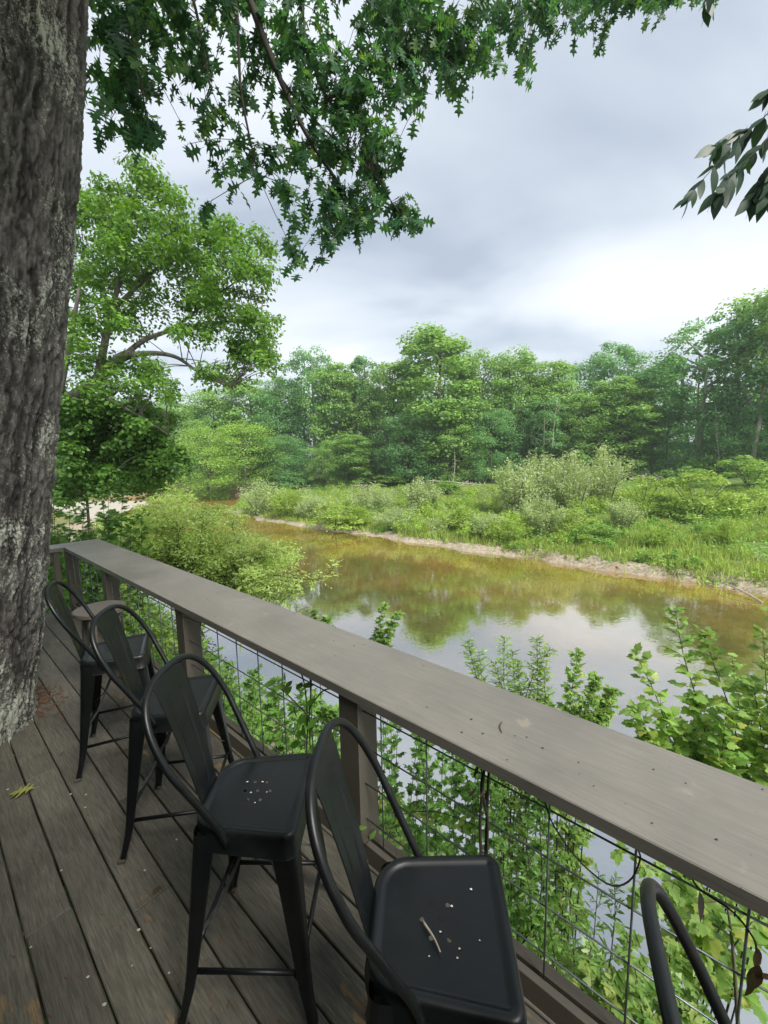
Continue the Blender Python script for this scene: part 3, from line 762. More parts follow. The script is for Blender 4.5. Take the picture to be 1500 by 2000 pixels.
ELL = [(215, 40, 60, 70, 9), (235, 140, 70, 80, 9), (290, 215, 90, 60, 10), (275, 275, 45, 30, 4), (310, 70, 90, 90, 12), (400, 60, 100, 80, 12), (430, 170, 60, 110, 9), (385, 260, 35, 45, 3),
       (200, 230, 30, 60, 3), (540, 60, 110, 80, 13), (590, 150, 90, 80, 11), (640, 230, 70, 80, 8), (560, 300, 60, 50, 7), (470, 345, 55, 22, 4), (600, 400, 60, 60, 7), (620, 470, 55, 45, 6), (590, 535, 40, 16, 3),
       (690, 330, 70, 70, 9), (700, 420, 70, 60, 9), (765, 430, 55, 45, 7), (750, 320, 50, 60, 6), (740, 240, 60, 60, 8), (720, 150, 80, 80, 12), (790, 190, 40, 60, 5), (800, 80, 100, 80, 14), (880, 110, 90, 80, 11), (860, 30, 150, 40, 14),
       (960, 70, 80, 70, 9), (990, 140, 50, 40, 4), (895, 190, 30, 22, 2), (1040, 25, 70, 40, 5), (1110, 60, 35, 45, 4), (1160, 85, 30, 40, 3), (1215, 15, 80, 25, 4), (1270, 55, 18, 16, 1), (1310, 5, 40, 15, 4), (1080, 10, 60, 25, 5), (1150, 20, 50, 25, 5), (1240, 8, 50, 20, 4), (1385, 8, 22, 20, 2), (400, 418, 22, 14, 1), (430, 350, 18, 14, 1), (250, 310, 30, 14, 1),
       (500, 10, 200, 40, 12), (330, 10, 150, 40, 10)]
def build_canopy():
    allpts = np.concatenate([b[0] for b in BR])
    for P, r0, r1 in BR:
        q = MB(); q.tube(P-TP[2], np.linspace(r0, r1, len(P)), 8); obj('branch', q.mesh('branch', BARK_TWIG, True), oak)
    pos, ax, nm, sz = [], [], [], []; tw = MB()
    def cluster(c, nl, size):
        dd = np.linalg.norm(allpts-c, axis=1); j = np.argmin(dd+rng.random(len(dd))*.25); a = allpts[j]
        L = a-c; ln = np.linalg.norm(L)
        if ln > 1.3: a = c+L/ln*1.3
        midp = (a+c)/2+rng.normal(size=3)*.06+np.array([0, 0, .10])
        P = spline([a, midp, c], 7); tw.tube(P-TP[2], np.linspace(.0055, .0025, 7), 4, False)
        out_ = unit(c-a+np.array([0, 0, -.25])); 
        for k in range(nl):
            f = rng.random()**.7
            i = int(round((.35+.65*f)*6)); p = P[i]+rng.normal(size=3)*.03
            dirn = unit(rdir(1)[0]*.9+out_*.55+np.array([0, 0, -.55]))
            pos.append(p); ax.append(dirn); nm.append(unit(np.array([0, 0, 1.])+rng.normal(size=3)*.55)); sz.append(size*rng.uniform(.5, 1.3))
    for x, y, rx, ry, cnt in ELL:
        for _ in range(max(1, int(cnt*(1.25 if x < 640 else 1.8)+.5))):
            a = rng.random()*6.28; r = math.sqrt(rng.random())
            dep = 4.3+max(0, (x-250)/500)*.75+rng.uniform(-.45, .75)
            cluster(px(x+rx*r*math.cos(a), y+ry*r*math.sin(a)-14, dep), rng.integers(8, 14), .165)
    # unseen crown over the deck, thickened for shade, right side left open for sun
    hid = []
    for _ in range(900):
        x = rng.uniform(-8, .3); y = rng.uniform(-3, 6.5); z = rng.uniform(4.0, 7.2)
        c = np.array([x, y, CAMZ+z-1.0]); u, v, dd = proj(c)
        if dd > .3 and -60 < u < 1560 and v > -90: continue
        k_ = 9; hid.append(c+rng.normal(size=(k_, 3))*.22)
    obj('twigs', tw.mesh('twigs', BARK_TWIG), oak, kind='stuff')
    hp = np.concatenate(hid); u, v, dd = proj(hp); hp = hp[~((dd > -.3) & (u > -160) & (u < 1660) & (v > -190))]; V, F = cards(hp-TP[2], rdir(len(hp))*.6+np.array([0, 0, .9]), .24, .7); obj('unseen_shade_foliage', mesh('unseen_shade_foliage', V, F, L_OAK), oak)['kind'] = 'stuff'
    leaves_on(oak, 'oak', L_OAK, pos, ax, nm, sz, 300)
build_canopy()

# hanging branch from the right
def right_branch():
    root = thing('hanging_branch', 'dark leafy branch tip hanging in from the right edge against the sky', 'branch', px(1640, 120, 3.2))
    org = np.array(root.location); pos, ax, nm, sz = [], [], [], []; m = MB()
    stems = [[(1640, 120), (1560, 170), (1480, 240), (1400, 320), (1345, 385)], [(1560, 170), (1500, 270), (1440, 330), (1400, 380)], [(1600, 180), (1530, 290), (1490, 350), (1465, 390)],
             [(1480, 240), (1440, 265), (1400, 285)], [(1640, 120), (1560, 130), (1500, 180)], [(1560, 230), (1520, 330), (1500, 380)]]
    for s in stems:
        de = 3.2+rng.uniform(-.15, .2)
        P = spline([px(x, y, de) for x, y in s], 14); m.tube(P-org, np.linspace(.006, .0018, 14), 5)
        for i in range(3, 14):
            for k in range(2):
                t = unit(P[min(i+1, 13)]-P[max(i-1, 0)]); side = unit(np.cross(t, FW))*(1 if k else -1)
                pos.append(P[i]); ax.append(unit(t*.7+side*.5+np.array([0, 0, -.55])+rng.normal(size=3)*.22)); nm.append(unit(np.array([0, -.5, .7])+rng.normal(size=3)*.5)); sz.append(.19*rng.uniform(.65, 1.1))
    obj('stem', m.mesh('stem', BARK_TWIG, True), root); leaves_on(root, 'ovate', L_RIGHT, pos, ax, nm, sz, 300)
    # small tip at the top edge
    root = thing('hanging_twig', 'small dark leaf spray dipping into the top edge of the view', 'branch', px(1400, -60, 3.6)); org = np.array(root.location)
    P = spline([px(1400, -60, 3.6), px(1385, -20, 3.6), px(1378, 5, 3.6)], 8); m = MB(); m.tube(P-org, .003, 5); obj('stem', m.mesh('stem', BARK_TWIG), root)
    pos = [P[i] for i in (3, 4, 5, 6, 6, 7, 7)]; ax = [unit(np.array([rng.normal()*.6, rng.normal()*.3, -1])) for _ in pos]; nm = [rdir(1)[0]+np.array([0, -.7, .3]) for _ in pos]
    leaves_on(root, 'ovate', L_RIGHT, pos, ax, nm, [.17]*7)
right_branch()

# ------------------------------------------------------------------ card foliage for middle and far distance
def tree_variant(kind, seed, lite=False):
    """unit tree: height 1, crown radius r; returns crown mesh, trunk mesh"""
    global rng
    keep = rng; rng = np.random.default_rng(seed)
    z0, rad, nc, zm = {'tall': (.10, .24, 110, .52), 'round': (.06, .30, 115, .55), 'open': (.34, .25, 62, .62), 'bush': (.02, .42, 105, .45)}[kind]
    C = []; R = []
    while len(C) < nc:
        t = rng.random()**.9; q = (t-zm)/(1.02-zm) if t > zm else (zm-t)/(zm+.28)
        prof = math.sqrt(max(0, 1-q**2.2))
        a = rng.random()*6.283; rr = rad*prof*math.sqrt(rng.uniform(.3, 1.0))*(.86+.16*math.sin(3*a+seed)+.12*math.sin(5*t*6+seed))
        C.append((rr*math.cos(a), rr*math.sin(a), z0+(1-z0)*t*.94)); R.append(rad*rng.uniform(.19, .36))
    V, F = clusters(C, R, 16 if lite else 175 if kind != 'open' else 110, .042 if lite else .0175, .8)
    ns = 200 if lite else 900; q = rdir(ns)*np.array([rad*.6, rad*.6, (1-z0)*.36])+np.array([0, 0, z0+(1-z0)*.42])
    V2, F2 = cards(q, rdir(ns)+np.array([0, 0, .6]), .06 if lite else .03); F = np.concatenate([F, F2+len(V)]); V = np.concatenate([V, V2])
    mb = MB(); w = rng.normal(size=2)*.02
    mb.tube(spline([(0, 0, -.05), (0, 0, 0), (w[0], w[1], .4), (w[0]*2, w[1]*2, .92)], 10), np.linspace(.019, .004, 10), 7)
    for _ in range(7):
        z = rng.uniform(z0, .75); a = rng.random()*6.28; L = rad*rng.uniform(.5, .9)
        mb.tube(spline([(w[0], w[1], z), (w[0]+L*.5*math.cos(a), w[1]+L*.5*math.sin(a), z+.06), (L*math.cos(a), L*math.sin(a), z+.12)], 5), np.linspace(.007, .002, 5), 5)
    rng = keep
    return (V, F), mb
TV = {}
def variant(kind, seed, mi):
    key = (kind, seed % 4)
    if key not in TV:
        (V, F), mb = tree_variant(kind, seed % 4)
        TV[key] = (mesh('crown', V, F, L_FAR[0]), mb.mesh('trunk', BARK_PALE if kind == 'open' else BARK_FAR, True))
    return TV[key]
def far_tree(x, ytop, depth, wpx, kind, seed, mi, label, group='trees of the wood across the river', cat='tree', name='riverside_tree', zmin=None):
    b = gpt(x, depth)
    if zmin is not None: b[2] = zmin
    top = px(x, ytop, depth)[2]; h = (top-b[2]); rad = {'tall': .24, 'round': .30, 'open': .25, 'bush': .42}[kind]
    sx = wpx/FPX*depth/2/rad*1.3
    t = thing(name, label, cat, b, rng.random()*6.28, group)
    cm, tm = variant(kind, seed, mi)
    c = obj('crown', cm, t); c.material_slots[0].link = 'OBJECT'; c.material_slots[0].material = L_FAR[mi]; tr = obj('trunk', tm, t)
    t.scale = (sx, sx, h); return t

FT = [
 (120, 800, 98, 110, 'round', 2, 2, 'tree at the far left beyond the sandbar, close beside the big trunk'),
 (185, 790, 100, 110, 'round', 3, 0, 'tree beyond the sandbar, second from the big trunk'),
 (245, 800, 96, 100, 'bush', 1, 2, 'low bright tree beyond the sandbar behind the washed up driftwood'),
 (300, 785, 94, 105, 'round', 1, 1, 'tree left of the brown cut bank, beyond the end of the sandbar'),  # x, top y, depth, width px, kind, variant, colour, label
 (345, 775, 84, 90, 'round', 1, 0, 'small rounded tree at the left end of the far wood, above the brown cut bank'),
 (405, 832, 76, 105, 'bush', 2, 2, 'bright low spreading tree overhanging the cut bank left of the bend'),
 (482, 826, 74, 125, 'bush', 3, 2, 'bright yellow green bushy tree leaning over the river bend'),
 (430, 762, 92, 110, 'round', 4, 0, 'mid green tree rising behind the bright bushy tree at the bend'),
 (505, 742, 90, 110, 'tall', 5, 0, 'tree with flat top between the bend and the thin topped tree'),
 (560, 735, 84, 100, 'round', 6, 1, 'dense green tree left of the thin topped tree'),
 (616, 688, 82, 85, 'open', 7, 1, 'tall thin topped tree with sparse crown and pale trunk'),
 (665, 712, 80, 90, 'tall', 8, 0, 'vine hung tree right of the thin topped tree'),
 (712, 700, 84, 90, 'tall', 1, 1, 'narrow tree left of the tallest tree in the middle of the wood'),
 (560, 850, 76, 90, 'bush', 4, 1, 'shaded lower tree under the thin topped tree'),
 (640, 860, 74, 60, 'bush', 5, 0, 'creeper covered tree stump at the foot of the thin topped tree'),
 (690, 845, 74, 80, 'tall', 6, 0, 'leafy column of creepers at the wood edge'),
 (775, 705, 78, 100, 'round', 2, 0, 'tree with a shoulder just left of the tallest middle tree'),
 (846, 650, 76, 165, 'tall', 3, 0, 'tallest tree with pointed crown in the middle of the far wood'),
 (800, 800, 72, 110, 'bush', 1, 1, 'dark lower tree in front of the tallest middle tree'),
 (885, 800, 70, 90, 'round', 7, 0, 'lower tree with thin pale stem right of the tallest middle tree'),
 (935, 692, 76, 110, 'round', 8, 0, 'broad rounded tree right of the tallest middle tree'),
 (1003, 690, 75, 115, 'round', 3, 0, 'broad rounded tree with dome crown, second right of the tallest'),
 (960, 800, 70, 100, 'bush', 6, 1, 'lower shaded tree between the two broad rounded trees'),
 (1070, 708, 74, 105, 'tall', 4, 0, 'dark edged tree beside the gap with the bare grey stems'),
 (1062, 780, 68, 70, 'open', 2, 1, 'half bare tree with grey stems in the middle right wood'),
 (1130, 770, 68, 95, 'round', 5, 0, 'lower front tree above the pale willows'),
 (1185, 673, 76, 125, 'round', 1, 1, 'tall dark crowned tree standing above the pale willows'),
 (1200, 740, 68, 120, 'tall', 2, 0, 'lighter tree in front of the tall dark crowned tree'),
 (1275, 712, 72, 105, 'tall', 7, 1, 'bluish tree left of the tall right hand pair'),
 (1300, 800, 66, 90, 'bush', 3, 1, 'dark low tree under the gap left of the right hand pair'),
 (1362, 628, 62, 130, 'open', 1, 1, 'tall open crowned tree with visible trunk, left one of the right hand pair'),
 (1452, 590, 60, 120, 'tall', 6, 1, 'tall grey green tree at the right end of the wood'),
 (1520, 560, 56, 170, 'open', 4, 0, 'tallest right edge tree with a pale forked trunk'),
 (1420, 780, 60, 110, 'bush', 5, 1, 'dark undergrowth tree between the two right hand trunks'),
 (1490, 790, 58, 110, 'bush', 2, 1, 'dark low tree behind the pale forked trunk'),
]
for a in FT: far_tree(*a)
def woods():
    Vs, Fs, n0 = [], [], 0; r = np.random.default_rng(99)
    spec = []
    for x in range(20, 1700, 40):
        yt = np.interp(x, [150, 330, 500, 700, 900, 1100, 1300, 1500, 1700], [800, 800, 770, 735, 720, 735, 740, 690, 650])+r.uniform(-8, 45)
        spec.append((x+r.uniform(-15, 15), yt, np.interp(x, [150, 700, 1500], [108, 96, 78])+r.uniform(-3, 10)))
        if x % 80 == 20: spec.append((x+r.uniform(-15, 15), yt+75, np.interp(x, [150, 700, 1500], [100, 88, 71])+r.uniform(-2, 4)))
    for x, yt, de in spec:
        b = gpt(x, de); top = px(x, yt, de)[2]; h = top-b[2]; w = h*r.uniform(.9, 1.3)
        (V, F), _ = WV[r.integers(len(WV))]
        Vs.append(V*np.array([w*.85, w*.85, h])+b); Fs.append(F+n0); n0 += len(V)
    obj('woodland', mesh('woodland', np.concatenate(Vs), np.concatenate(Fs), L_FAR[1]), kind='stuff')
WV = [tree_variant('round', 50+i, True) for i in range(3)]+[tree_variant('bush', 60, True)]
woods()
# thin stems standing at the wood edge
def stem(x, y0, y1, depth, r0, label, lean=0, forks=()):
    b = px(x, y0, depth); t = thing('tree_trunk', label, 'tree trunk', b, group='pale trunks at the wood edge'); q = MB()
    e = px(x+lean, y1, depth)-b
    q.tube(spline([(0, 0, -1.2), (0, 0, 0), tuple(e*.5+rng.normal(size=3)*.12), tuple(e)], 10), np.linspace(r0, r0*.45, 10), 7); obj('trunk', q.mesh('trunk', BARK_PALE, True), t)
    for fx, fy, f in forks:
        p = e*f; q = MB(); d_ = px(x+lean*f+fx, y0+(y1-y0)*f-fy, depth)-b
        q.tube(spline([tuple(p), tuple((p+d_)/2+rng.normal(size=3)*.08), tuple(d_)], 7), np.linspace(r0*.5, r0*.15, 7), 6); obj('limb', q.mesh('limb', BARK_PALE, True), t)
stem(1472, 885, 680, 56, .36, 'thick pale forked trunk at the right edge of the wood', 22, ((-34, 70, .35), (30, 90, .45)))
stem(1362, 905, 690, 61.5, .20, 'grey trunk of the open crowned tree on the right', 4)
stem(1404, 890, 790, 57, .06, 'thin bare sapling stem between the right hand trunks', -6, ((14, 30, .6), (-10, 25, .5)))
stem(886, 935, 850, 66, .07, 'thin pale stem in front of the middle wood', -3)
stem(1080, 860, 775, 63, .06, 'bare grey stem with twigs in the middle right wood', 10, ((-18, 35, .5), (16, 30, .6), (-8, 40, .75)))

# ------------------------------------------------------------------ bushes on the far bank
def willow_mesh(seed, narrow=True, lite=False):
    global rng
    keep = rng; rng = np.random.default_rng(seed); P = []; A = []; mb = MB()
    for i in range(46):
        a = rng.random()*6.28; sp_ = rng.uniform(.05, .46); h = rng.uniform(.55, 1.0)*(1.08-sp_*.75)
        b = np.array([.10*math.cos(a), .10*math.sin(a), 0]); e = np.array([sp_*math.cos(a), sp_*math.sin(a), h]); mid = (b+e)/2+np.array([0, 0, .10])
        S_ = spline([b, mid, e], 16)
        if i % 6 == 0: mb.tube(S_, np.linspace(.010, .003, 16), 4)
        k = 26 if lite else 150; t = rng.uniform(.12, 1.0, k); idx = np.minimum((t*15).astype(int), 14); p = S_[idx]+rdir(k)*rng.uniform(.01, .105, k)[:, None]
        P.append(p); A.append(rdir(k)*.9+np.array([0, 0, .35])+(e-b)*.4)
    P = np.concatenate(P); A = np.concatenate(A); n = len(P); A /= np.linalg.norm(A, axis=1)[:, None]
    nr = np.cross(A, rdir(n)); nr /= np.linalg.norm(nr, axis=1)[:, None]; b = np.cross(A, nr); s = rng.uniform(.028, .058, n)[:, None]*(2.0 if lite else 1); w = s*(.34 if narrow else .6)
    V = np.stack([P-A*s*.5, P+b*w*.5, P+A*s*.5, P-b*w*.5], 1).reshape(-1, 3); rng = keep
    return V, np.arange(4*n).reshape(n, 4), mb
def bush_mesh(seed, lite=False):
    global rng
    keep = rng; rng = np.random.default_rng(seed); C = []; R = []
    for _ in range(34):
        a = rng.random()*6.28; r = .40*math.sqrt(rng.random()); h = rng.uniform(.15, .86)*math.sqrt(max(.05, 1-(r/.47)**2)); C.append((r*math.cos(a), r*math.sin(a), h)); R.append(rng.uniform(.09, .17))
    V, F = clusters(C, R, 28 if lite else 95, .085 if lite else .045, .85, .55); mb = MB()
    for _ in range(8):
        a = rng.random()*6.28; mb.tube(spline([(0, 0, -.05), (.1*math.cos(a), .1*math.sin(a), .3), (.3*math.cos(a), .3*math.sin(a), .7)], 5), np.linspace(.012, .003, 5), 4)
    rng = keep; return V, F, mb
BM = {}
def far_bush(x, yb, yt, wpx, kind, m, label, group='bushes on the far bank', name='riverside_bush'):
    if kind == 'sapling': name = 'bank_sapling'
    # depth where the sight line through (x,yb) meets the ground
    de = 8.0
    for de in np.arange(14, 90, .4):
        p = px(x, yb, de)
        if p[2] <= gz(p): break
    b = np.array([p[0], p[1], gz(p)]); h = px(x, yt, de)[2]-b[2]; w = wpx/FPX*de/.84*1.18
    seed = rng.integers(3); key = (kind, int(seed), m.name)
    if key not in BM:
        V, F, mb = bush_mesh(200+seed) if kind == 'bush' else willow_mesh(210+seed, kind == 'willow')
        BM[key] = (mesh('foliage', V, F, m), mb.mesh('stems', BARK_LIMB))
    t = thing(name, label, 'bush' if kind != 'sapling' else 'sapling', b-np.array([0, 0, .1]), rng.random()*6.28, group)
    obj('foliage', BM[key][0], t); obj('stems', BM[key][1], t); t.scale = (w, w, h+.1)
W_, G_ = 'willow', 'bush'
BUSH = [
 (1005, 1008, 890, 105, W_, L_WILLOW, 'pale grey green willow, left one of the big willow clump'),
 (1062, 985, 872, 100, W_, L_WILLOW, 'tall pale willow at the back of the willow clump, second from its left end'),
 (1120, 1000, 878, 95, W_, L_WILLOW, 'pale willow in the middle of the willow clump with a pointed top'),
 (1178, 990, 868, 105, W_, L_WILLOW, 'tallest pale willow at the right side of the willow clump'),
 (1060, 1052, 955, 85, W_, L_WILLOW, 'small pale willow in front of the willow clump with a bare stem'),
 (1110, 1045, 985, 90, G_, L_BRIGHT, 'dark footed green bush below the willow clump'),
 (1255, 1005, 922, 80, G_, L_BRIGHT, 'bright green bush right beside the willow clump'),
 (1215, 1035, 968, 70, W_, L_WILLOW, 'small greyish willow below the bright green bush'),
 (1360, 1015, 912, 115, G_, L_BRIGHT, 'big bright rounded bush on the right part of the far bank'),
 (1310, 1012, 965, 70, G_, L_BRIGHT, 'low bright bush left of the big bright rounded bush'),
 (1465, 955, 880, 110, G_, L_FAR[2], 'greyish green bush below the pale forked trunk'),
 (1395, 935, 876, 85, G_, L_FAR[2], 'leafy bush at the wood edge under the right hand trunks'),
 (1480, 1012, 950, 75, G_, L_BRIGHT, 'bright bush at the right edge of the far bank'),
 (1420, 1072, 1010, 60, W_, L_BRIGHT, 'thin young shrub among the nettles on the right'),
 (1280, 1075, 1020, 60, W_, L_BRIGHT, 'thin feathery shrub on the bank right of the willows'),
 (515, 1005, 935, 90, W_, L_WILLOW, 'pale bush at the point of the grassy bar'),
 (560, 1012, 945, 70, W_, L_BRIGHT, 'feathery bush second from the point of the grassy bar'),
 (610, 1015, 962, 60, W_, L_WILLOW, 'low pale bush on the bar below the thin topped tree'),
 (655, 1036, 972, 90, G_, L_BRIGHT, 'green bush close to the water left of the middle of the bar'),
 (725, 1005, 945, 80, W_, L_WILLOW, 'pale willow shrub in front of the left driftwood pile'),
 (700, 1030, 985, 70, W_, L_BRIGHT, 'feathery shrub near the water below the left driftwood pile'),
 (775, 1035, 985, 80, W_, L_WILLOW, 'pale shrub in the middle of the bar close to the water'),
 (815, 1000, 930, 60, 'sapling', L_WILLOW, 'slim pale sapling standing in the middle of the bar'),
 (838, 995, 938, 40, 'sapling', L_WILLOW, 'second slim pale sapling just right of the first on the bar'),
 (905, 1035, 985, 90, W_, L_BRIGHT, 'grassy shrub below the fallen log on the bar'),
 (950, 1050, 995, 85, W_, L_WILLOW, 'low pale shrub left below the willow clump'),
 (995, 1062, 1010, 80, W_, L_BRIGHT, 'low bright shrub near the shore below the willow clump'),
 (1160, 1062, 1020, 90, G_, L_NETTLE, 'leafy low bush below the middle of the willow clump'),
 (870, 968, 935, 70, G_, L_NETTLE, 'dark green bush beside the fallen log at the wood edge'),
 (765, 952, 922, 80, G_, L_NETTLE, 'dark green bush just right of the left driftwood pile'),
 (640, 950, 915, 110, G_, L_FAR[0], 'dark hedge like bush at the wood edge left of the left driftwood pile'),
 (560, 952, 920, 90, G_, L_FAR[0], 'dark hedge like bush at the wood edge behind the point of the bar'),
 (1330, 950, 905, 80, G_, L_FAR[0], 'dark bush at the wood edge beside the right driftwood pile'),
]
for a in BUSH: far_bush(*a)

# ------------------------------------------------------------------ ground cover
def scatter(n, dlo, dhi, slo, shi, side, dens=None):
    d = rng.uniform(dlo, dhi, n); s = rng.uniform(slo, shi, n); fs, ns, cf, cn = shore(d)
    nn = fs+s if side == 'far' else ns-s
    P = d[:, None]*D+nn[:, None]*N
    if dens is not None: k = dens(P, d, s); P = P[k]; d = d[k]; s = s[k]
    P[:, 2] = H(P[:, 0], P[:, 1]); return P, d, s
def blades(P, h, w, lean=.35):
    n = len(P); a = rng.random(n)*6.283; t = np.stack([np.cos(a), np.sin(a), 0*a], 1); ln = rng.normal(size=(n, 3))*lean; ln[:, 2] = 1
    ln /= np.linalg.norm(ln, axis=1)[:, None]; hh = (h*rng.uniform(.5, 1.25, n))[:, None]
    V = np.stack([P-t*w*.5, P+t*w*.5, P+ln*hh], 1).reshape(-1, 3); return V, np.arange(3*n).reshape(n, 3)
P, d_, s_ = scatter(175000, -8, 62, -.1, 34, 'far', lambda P, d, s: (fbm(P[:, 0]*.5+70, P[:, 1]*.5+70, 17, 3) > .36) & (rng.random(len(d)) < np.clip((s-.65*fbm(d*.55+9, d*0+3, 51, 3))/.35, .06, 1)))
obj('bank_grass', mesh('bank_grass', *blades(np.stack([P[:, 0], P[:, 1], np.maximum(P[:, 2], .02)], 1), .55, .08), L_GRASS), kind='stuff')
P, d_, s_ = scatter(130000, -8, 66, -.25, 40, 'far', lambda P, d, s: (fbm(P[:, 0]*.35+20, P[:, 1]*.35+20, 23, 3) > np.interp(d, [-8, 10, 20, 60], [.26, .38, .50, .5])) & (rng.random(len(d)) < np.clip((s-np.interp(d, [2, 9, 14], [-.45, .0, .5]))/.8, .0, 1)))
hgt = rng.random(len(P))**.6*(.15+.9*sm((fbm(P[:, 0]*.55+5, P[:, 1]*.55+5, 29, 3)-.35)*3.2)); P[:, 2] = np.maximum(P[:, 2], .12)+hgt
obj('bank_nettles', mesh('bank_nettles', *cards(P, rdir(len(P))*.6+np.array([0, 0, .9]), .17, .6), L_NETTLE), kind='stuff')
P, d_, s_ = scatter(90000, -4, 30, .1, 9, 'near', lambda P, d, s: rng.random(len(d)) < .85)
P[:, 2] += rng.random(len(P))**.7*(.2+.9*sm((fbm(P[:, 0]*.9+5, P[:, 1]*.9+5, 33, 3)-.3)*2.5))
keepm = ~((P@N < 1.7) & (P@D > -3.5) & (P@D < 7.5)); P = P[keepm]
obj('bank_undergrowth', mesh('bank_undergrowth', *cards(P, rdir(len(P))*.7+np.array([0, 0, .9]), .105, .6), L_UNDER), kind='stuff')

def scrub(n, dlo, dhi, slo, shi, hlo, hhi, m, narrow, name):
    P, d, s = scatter(n, dlo, dhi, slo, shi, 'far'); A = [willow_mesh(300+i, narrow, True)[:2] if narrow is not None else bush_mesh(310+i, True)[:2] for i in range(2)]; Vs, Fs, n0 = [], [], 0
    for p in P:
        V, F = A[rng.integers(2)]; k = 3 if narrow is not None else 1; h = rng.uniform(hlo, hhi); w = h*rng.uniform(.9, 1.5); a = rng.random()*6.28; c_, s_ = math.cos(a), math.sin(a); F = F[::k]
        u_, inv = np.unique(F, return_inverse=True); V = V[u_]; F = inv.reshape(F.shape); bigger = 1.0
        Vs.append(np.stack([(V[:, 0]*c_-V[:, 1]*s_)*w, (V[:, 0]*s_+V[:, 1]*c_)*w, V[:, 2]*h], 1)+p-np.array([0, 0, .05])); Fs.append(F+n0); n0 += len(V)
    obj(name, mesh(name, np.concatenate(Vs), np.concatenate(Fs), m), kind='stuff')
scrub(240, 6, 56, 1.2, 24, .7, 2.0, L_BRIGHT, False, 'bank_scrub')
scrub(150, 10, 56, 1.6, 26, .7, 2.1, L_WILLOW, True, 'pale_scrub')
scrub(130, -6, 30, .8, 24, .4, 1.2, L_NETTLE, None, 'leafy_scrub')

# driftwood and fallen logs
def logpile(x, y, de, wm, hm, n, label):
    b = px(x, y, de); b[2] = gz(b)+.02; t = thing('driftwood_pile', label, 'driftwood', b, rng.random()*.4, group='driftwood on the far bank'); q = MB()
    for i in range(n):
        c = np.array([rng.uniform(-.5, .5)*wm, rng.uniform(-.6, .6), rng.uniform(.05, 1)*hm]); a = rng.normal()*.5; L = rng.uniform(.6, 2.2)
        d0 = np.array([math.cos(a)*L/2, math.sin(a)*L/2, rng.normal()*.25]); q = MB(); q.tube(spline([c-d0, c+rng.normal(size=3)*.1, c+d0], 5), np.linspace(rng.uniform(.04, .11), .03, 5), 6); obj('log', q.mesh('log', DRIFT, True), t)
logpile(718, 938, 66, 4.5, 1.2, 34, 'grey tangle of driftwood heaped at the wood edge left of the middle')
logpile(915, 938, 64, 5.0, .7, 20, 'long pale driftwood logs lying at the wood edge in the middle')
logpile(1258, 925, 60, 4.6, .9, 24, 'grey driftwood heap right of the willow clump')
logpile(205, 962, 80, 8.0, 1.6, 30, 'washed up driftwood on the far side of the sandbar at the left')
def log(x0, y0, x1, y1, de0, de1, r, label):
    a = px(x0, y0, de0); a[2] = max(gz(a), 0)+r; b = px(x1, y1, de1); t = thing('fallen_log', label, 'log', a, group='fallen logs'); e = b-a; q = MB()
    q.tube(spline([np.zeros(3), e*.5+np.array([0, 0, .1]), e], 8), np.linspace(r, r*.5, 8), 7); obj('stem', q.mesh('stem', DRIFT, True), t)
    for k in range(4):
        p = e*rng.uniform(.3, .9); q = MB(); q.tube([p, p+rng.normal(size=3)*np.array([.5, .5, .3])+np.array([0, 0, .6])], [r*.4, r*.12], 5); obj('limb', q.mesh('limb', DRIFT), t)
log(960, 935, 830, 938, 64, 66, .16, 'pale fallen log lying along the wood edge in the middle')
log(1490, 1168, 1395, 1133, 18.2, 20.6, .045, 'thin pale branch lying in the water at the right shore')
log(872, 965, 915, 940, 58, 62, .10, 'leaning dead log under the middle of the wood')
log(170, 950, 240, 965, 78, 80, .25, 'big bleached log on the left sandbar shore')

# ------------------------------------------------------------------ near bank trees and shrubs
def ellclusters(E, depth, jd, k=1.0):
    C = []
    for x, y, rx, ry, n in E:
        for _ in range(max(1, int(n*k+.5))):
            a = rng.random()*6.283; r = math.sqrt(rng.random()); C.append(px(x+rx*r*math.cos(a), y+ry*r*math.sin(a), depth+rng.normal()*jd))
    return np.array(C)
def limb_tree(name, label, cat, base, limbs, C, rc, per, size, m, bark, aspect=.6, flat=.7, group=None, twr=.02):
    base = np.asarray(base, float); t = thing(name, label, cat, base, 0, group); allp = []
    for i, (P, r0, r1) in enumerate(limbs):
        P = spline(P, 24); allp.append(P); q = MB(); q.tube(P-base, np.linspace(r0, r1, 24), 9)
        nm_ = 'trunk' if i == 0 else 'limb'; obj(nm_, q.mesh(nm_, bark, True), t)
    allp = np.concatenate(allp); q = MB()
    for c in C:
        dd = np.linalg.norm(allp-c, axis=1); j = np.argmin(dd+.6*np.maximum(0, allp[:, 2]-c[2])); a = allp[j]
        q.tube(spline([a, a*.45+c*.55+np.array([0, 0, .12]), c], 6)-base, np.linspace(twr, twr*.3, 6), 4, False)
    obj('twigs', q.mesh('twigs', bark), t, kind='stuff')
    V, F = clusters(C, rc*rng.uniform(.7, 1.25, len(C)), per, size, flat, aspect); obj('crown', mesh('crown', V-base, F, m), t)
    return t
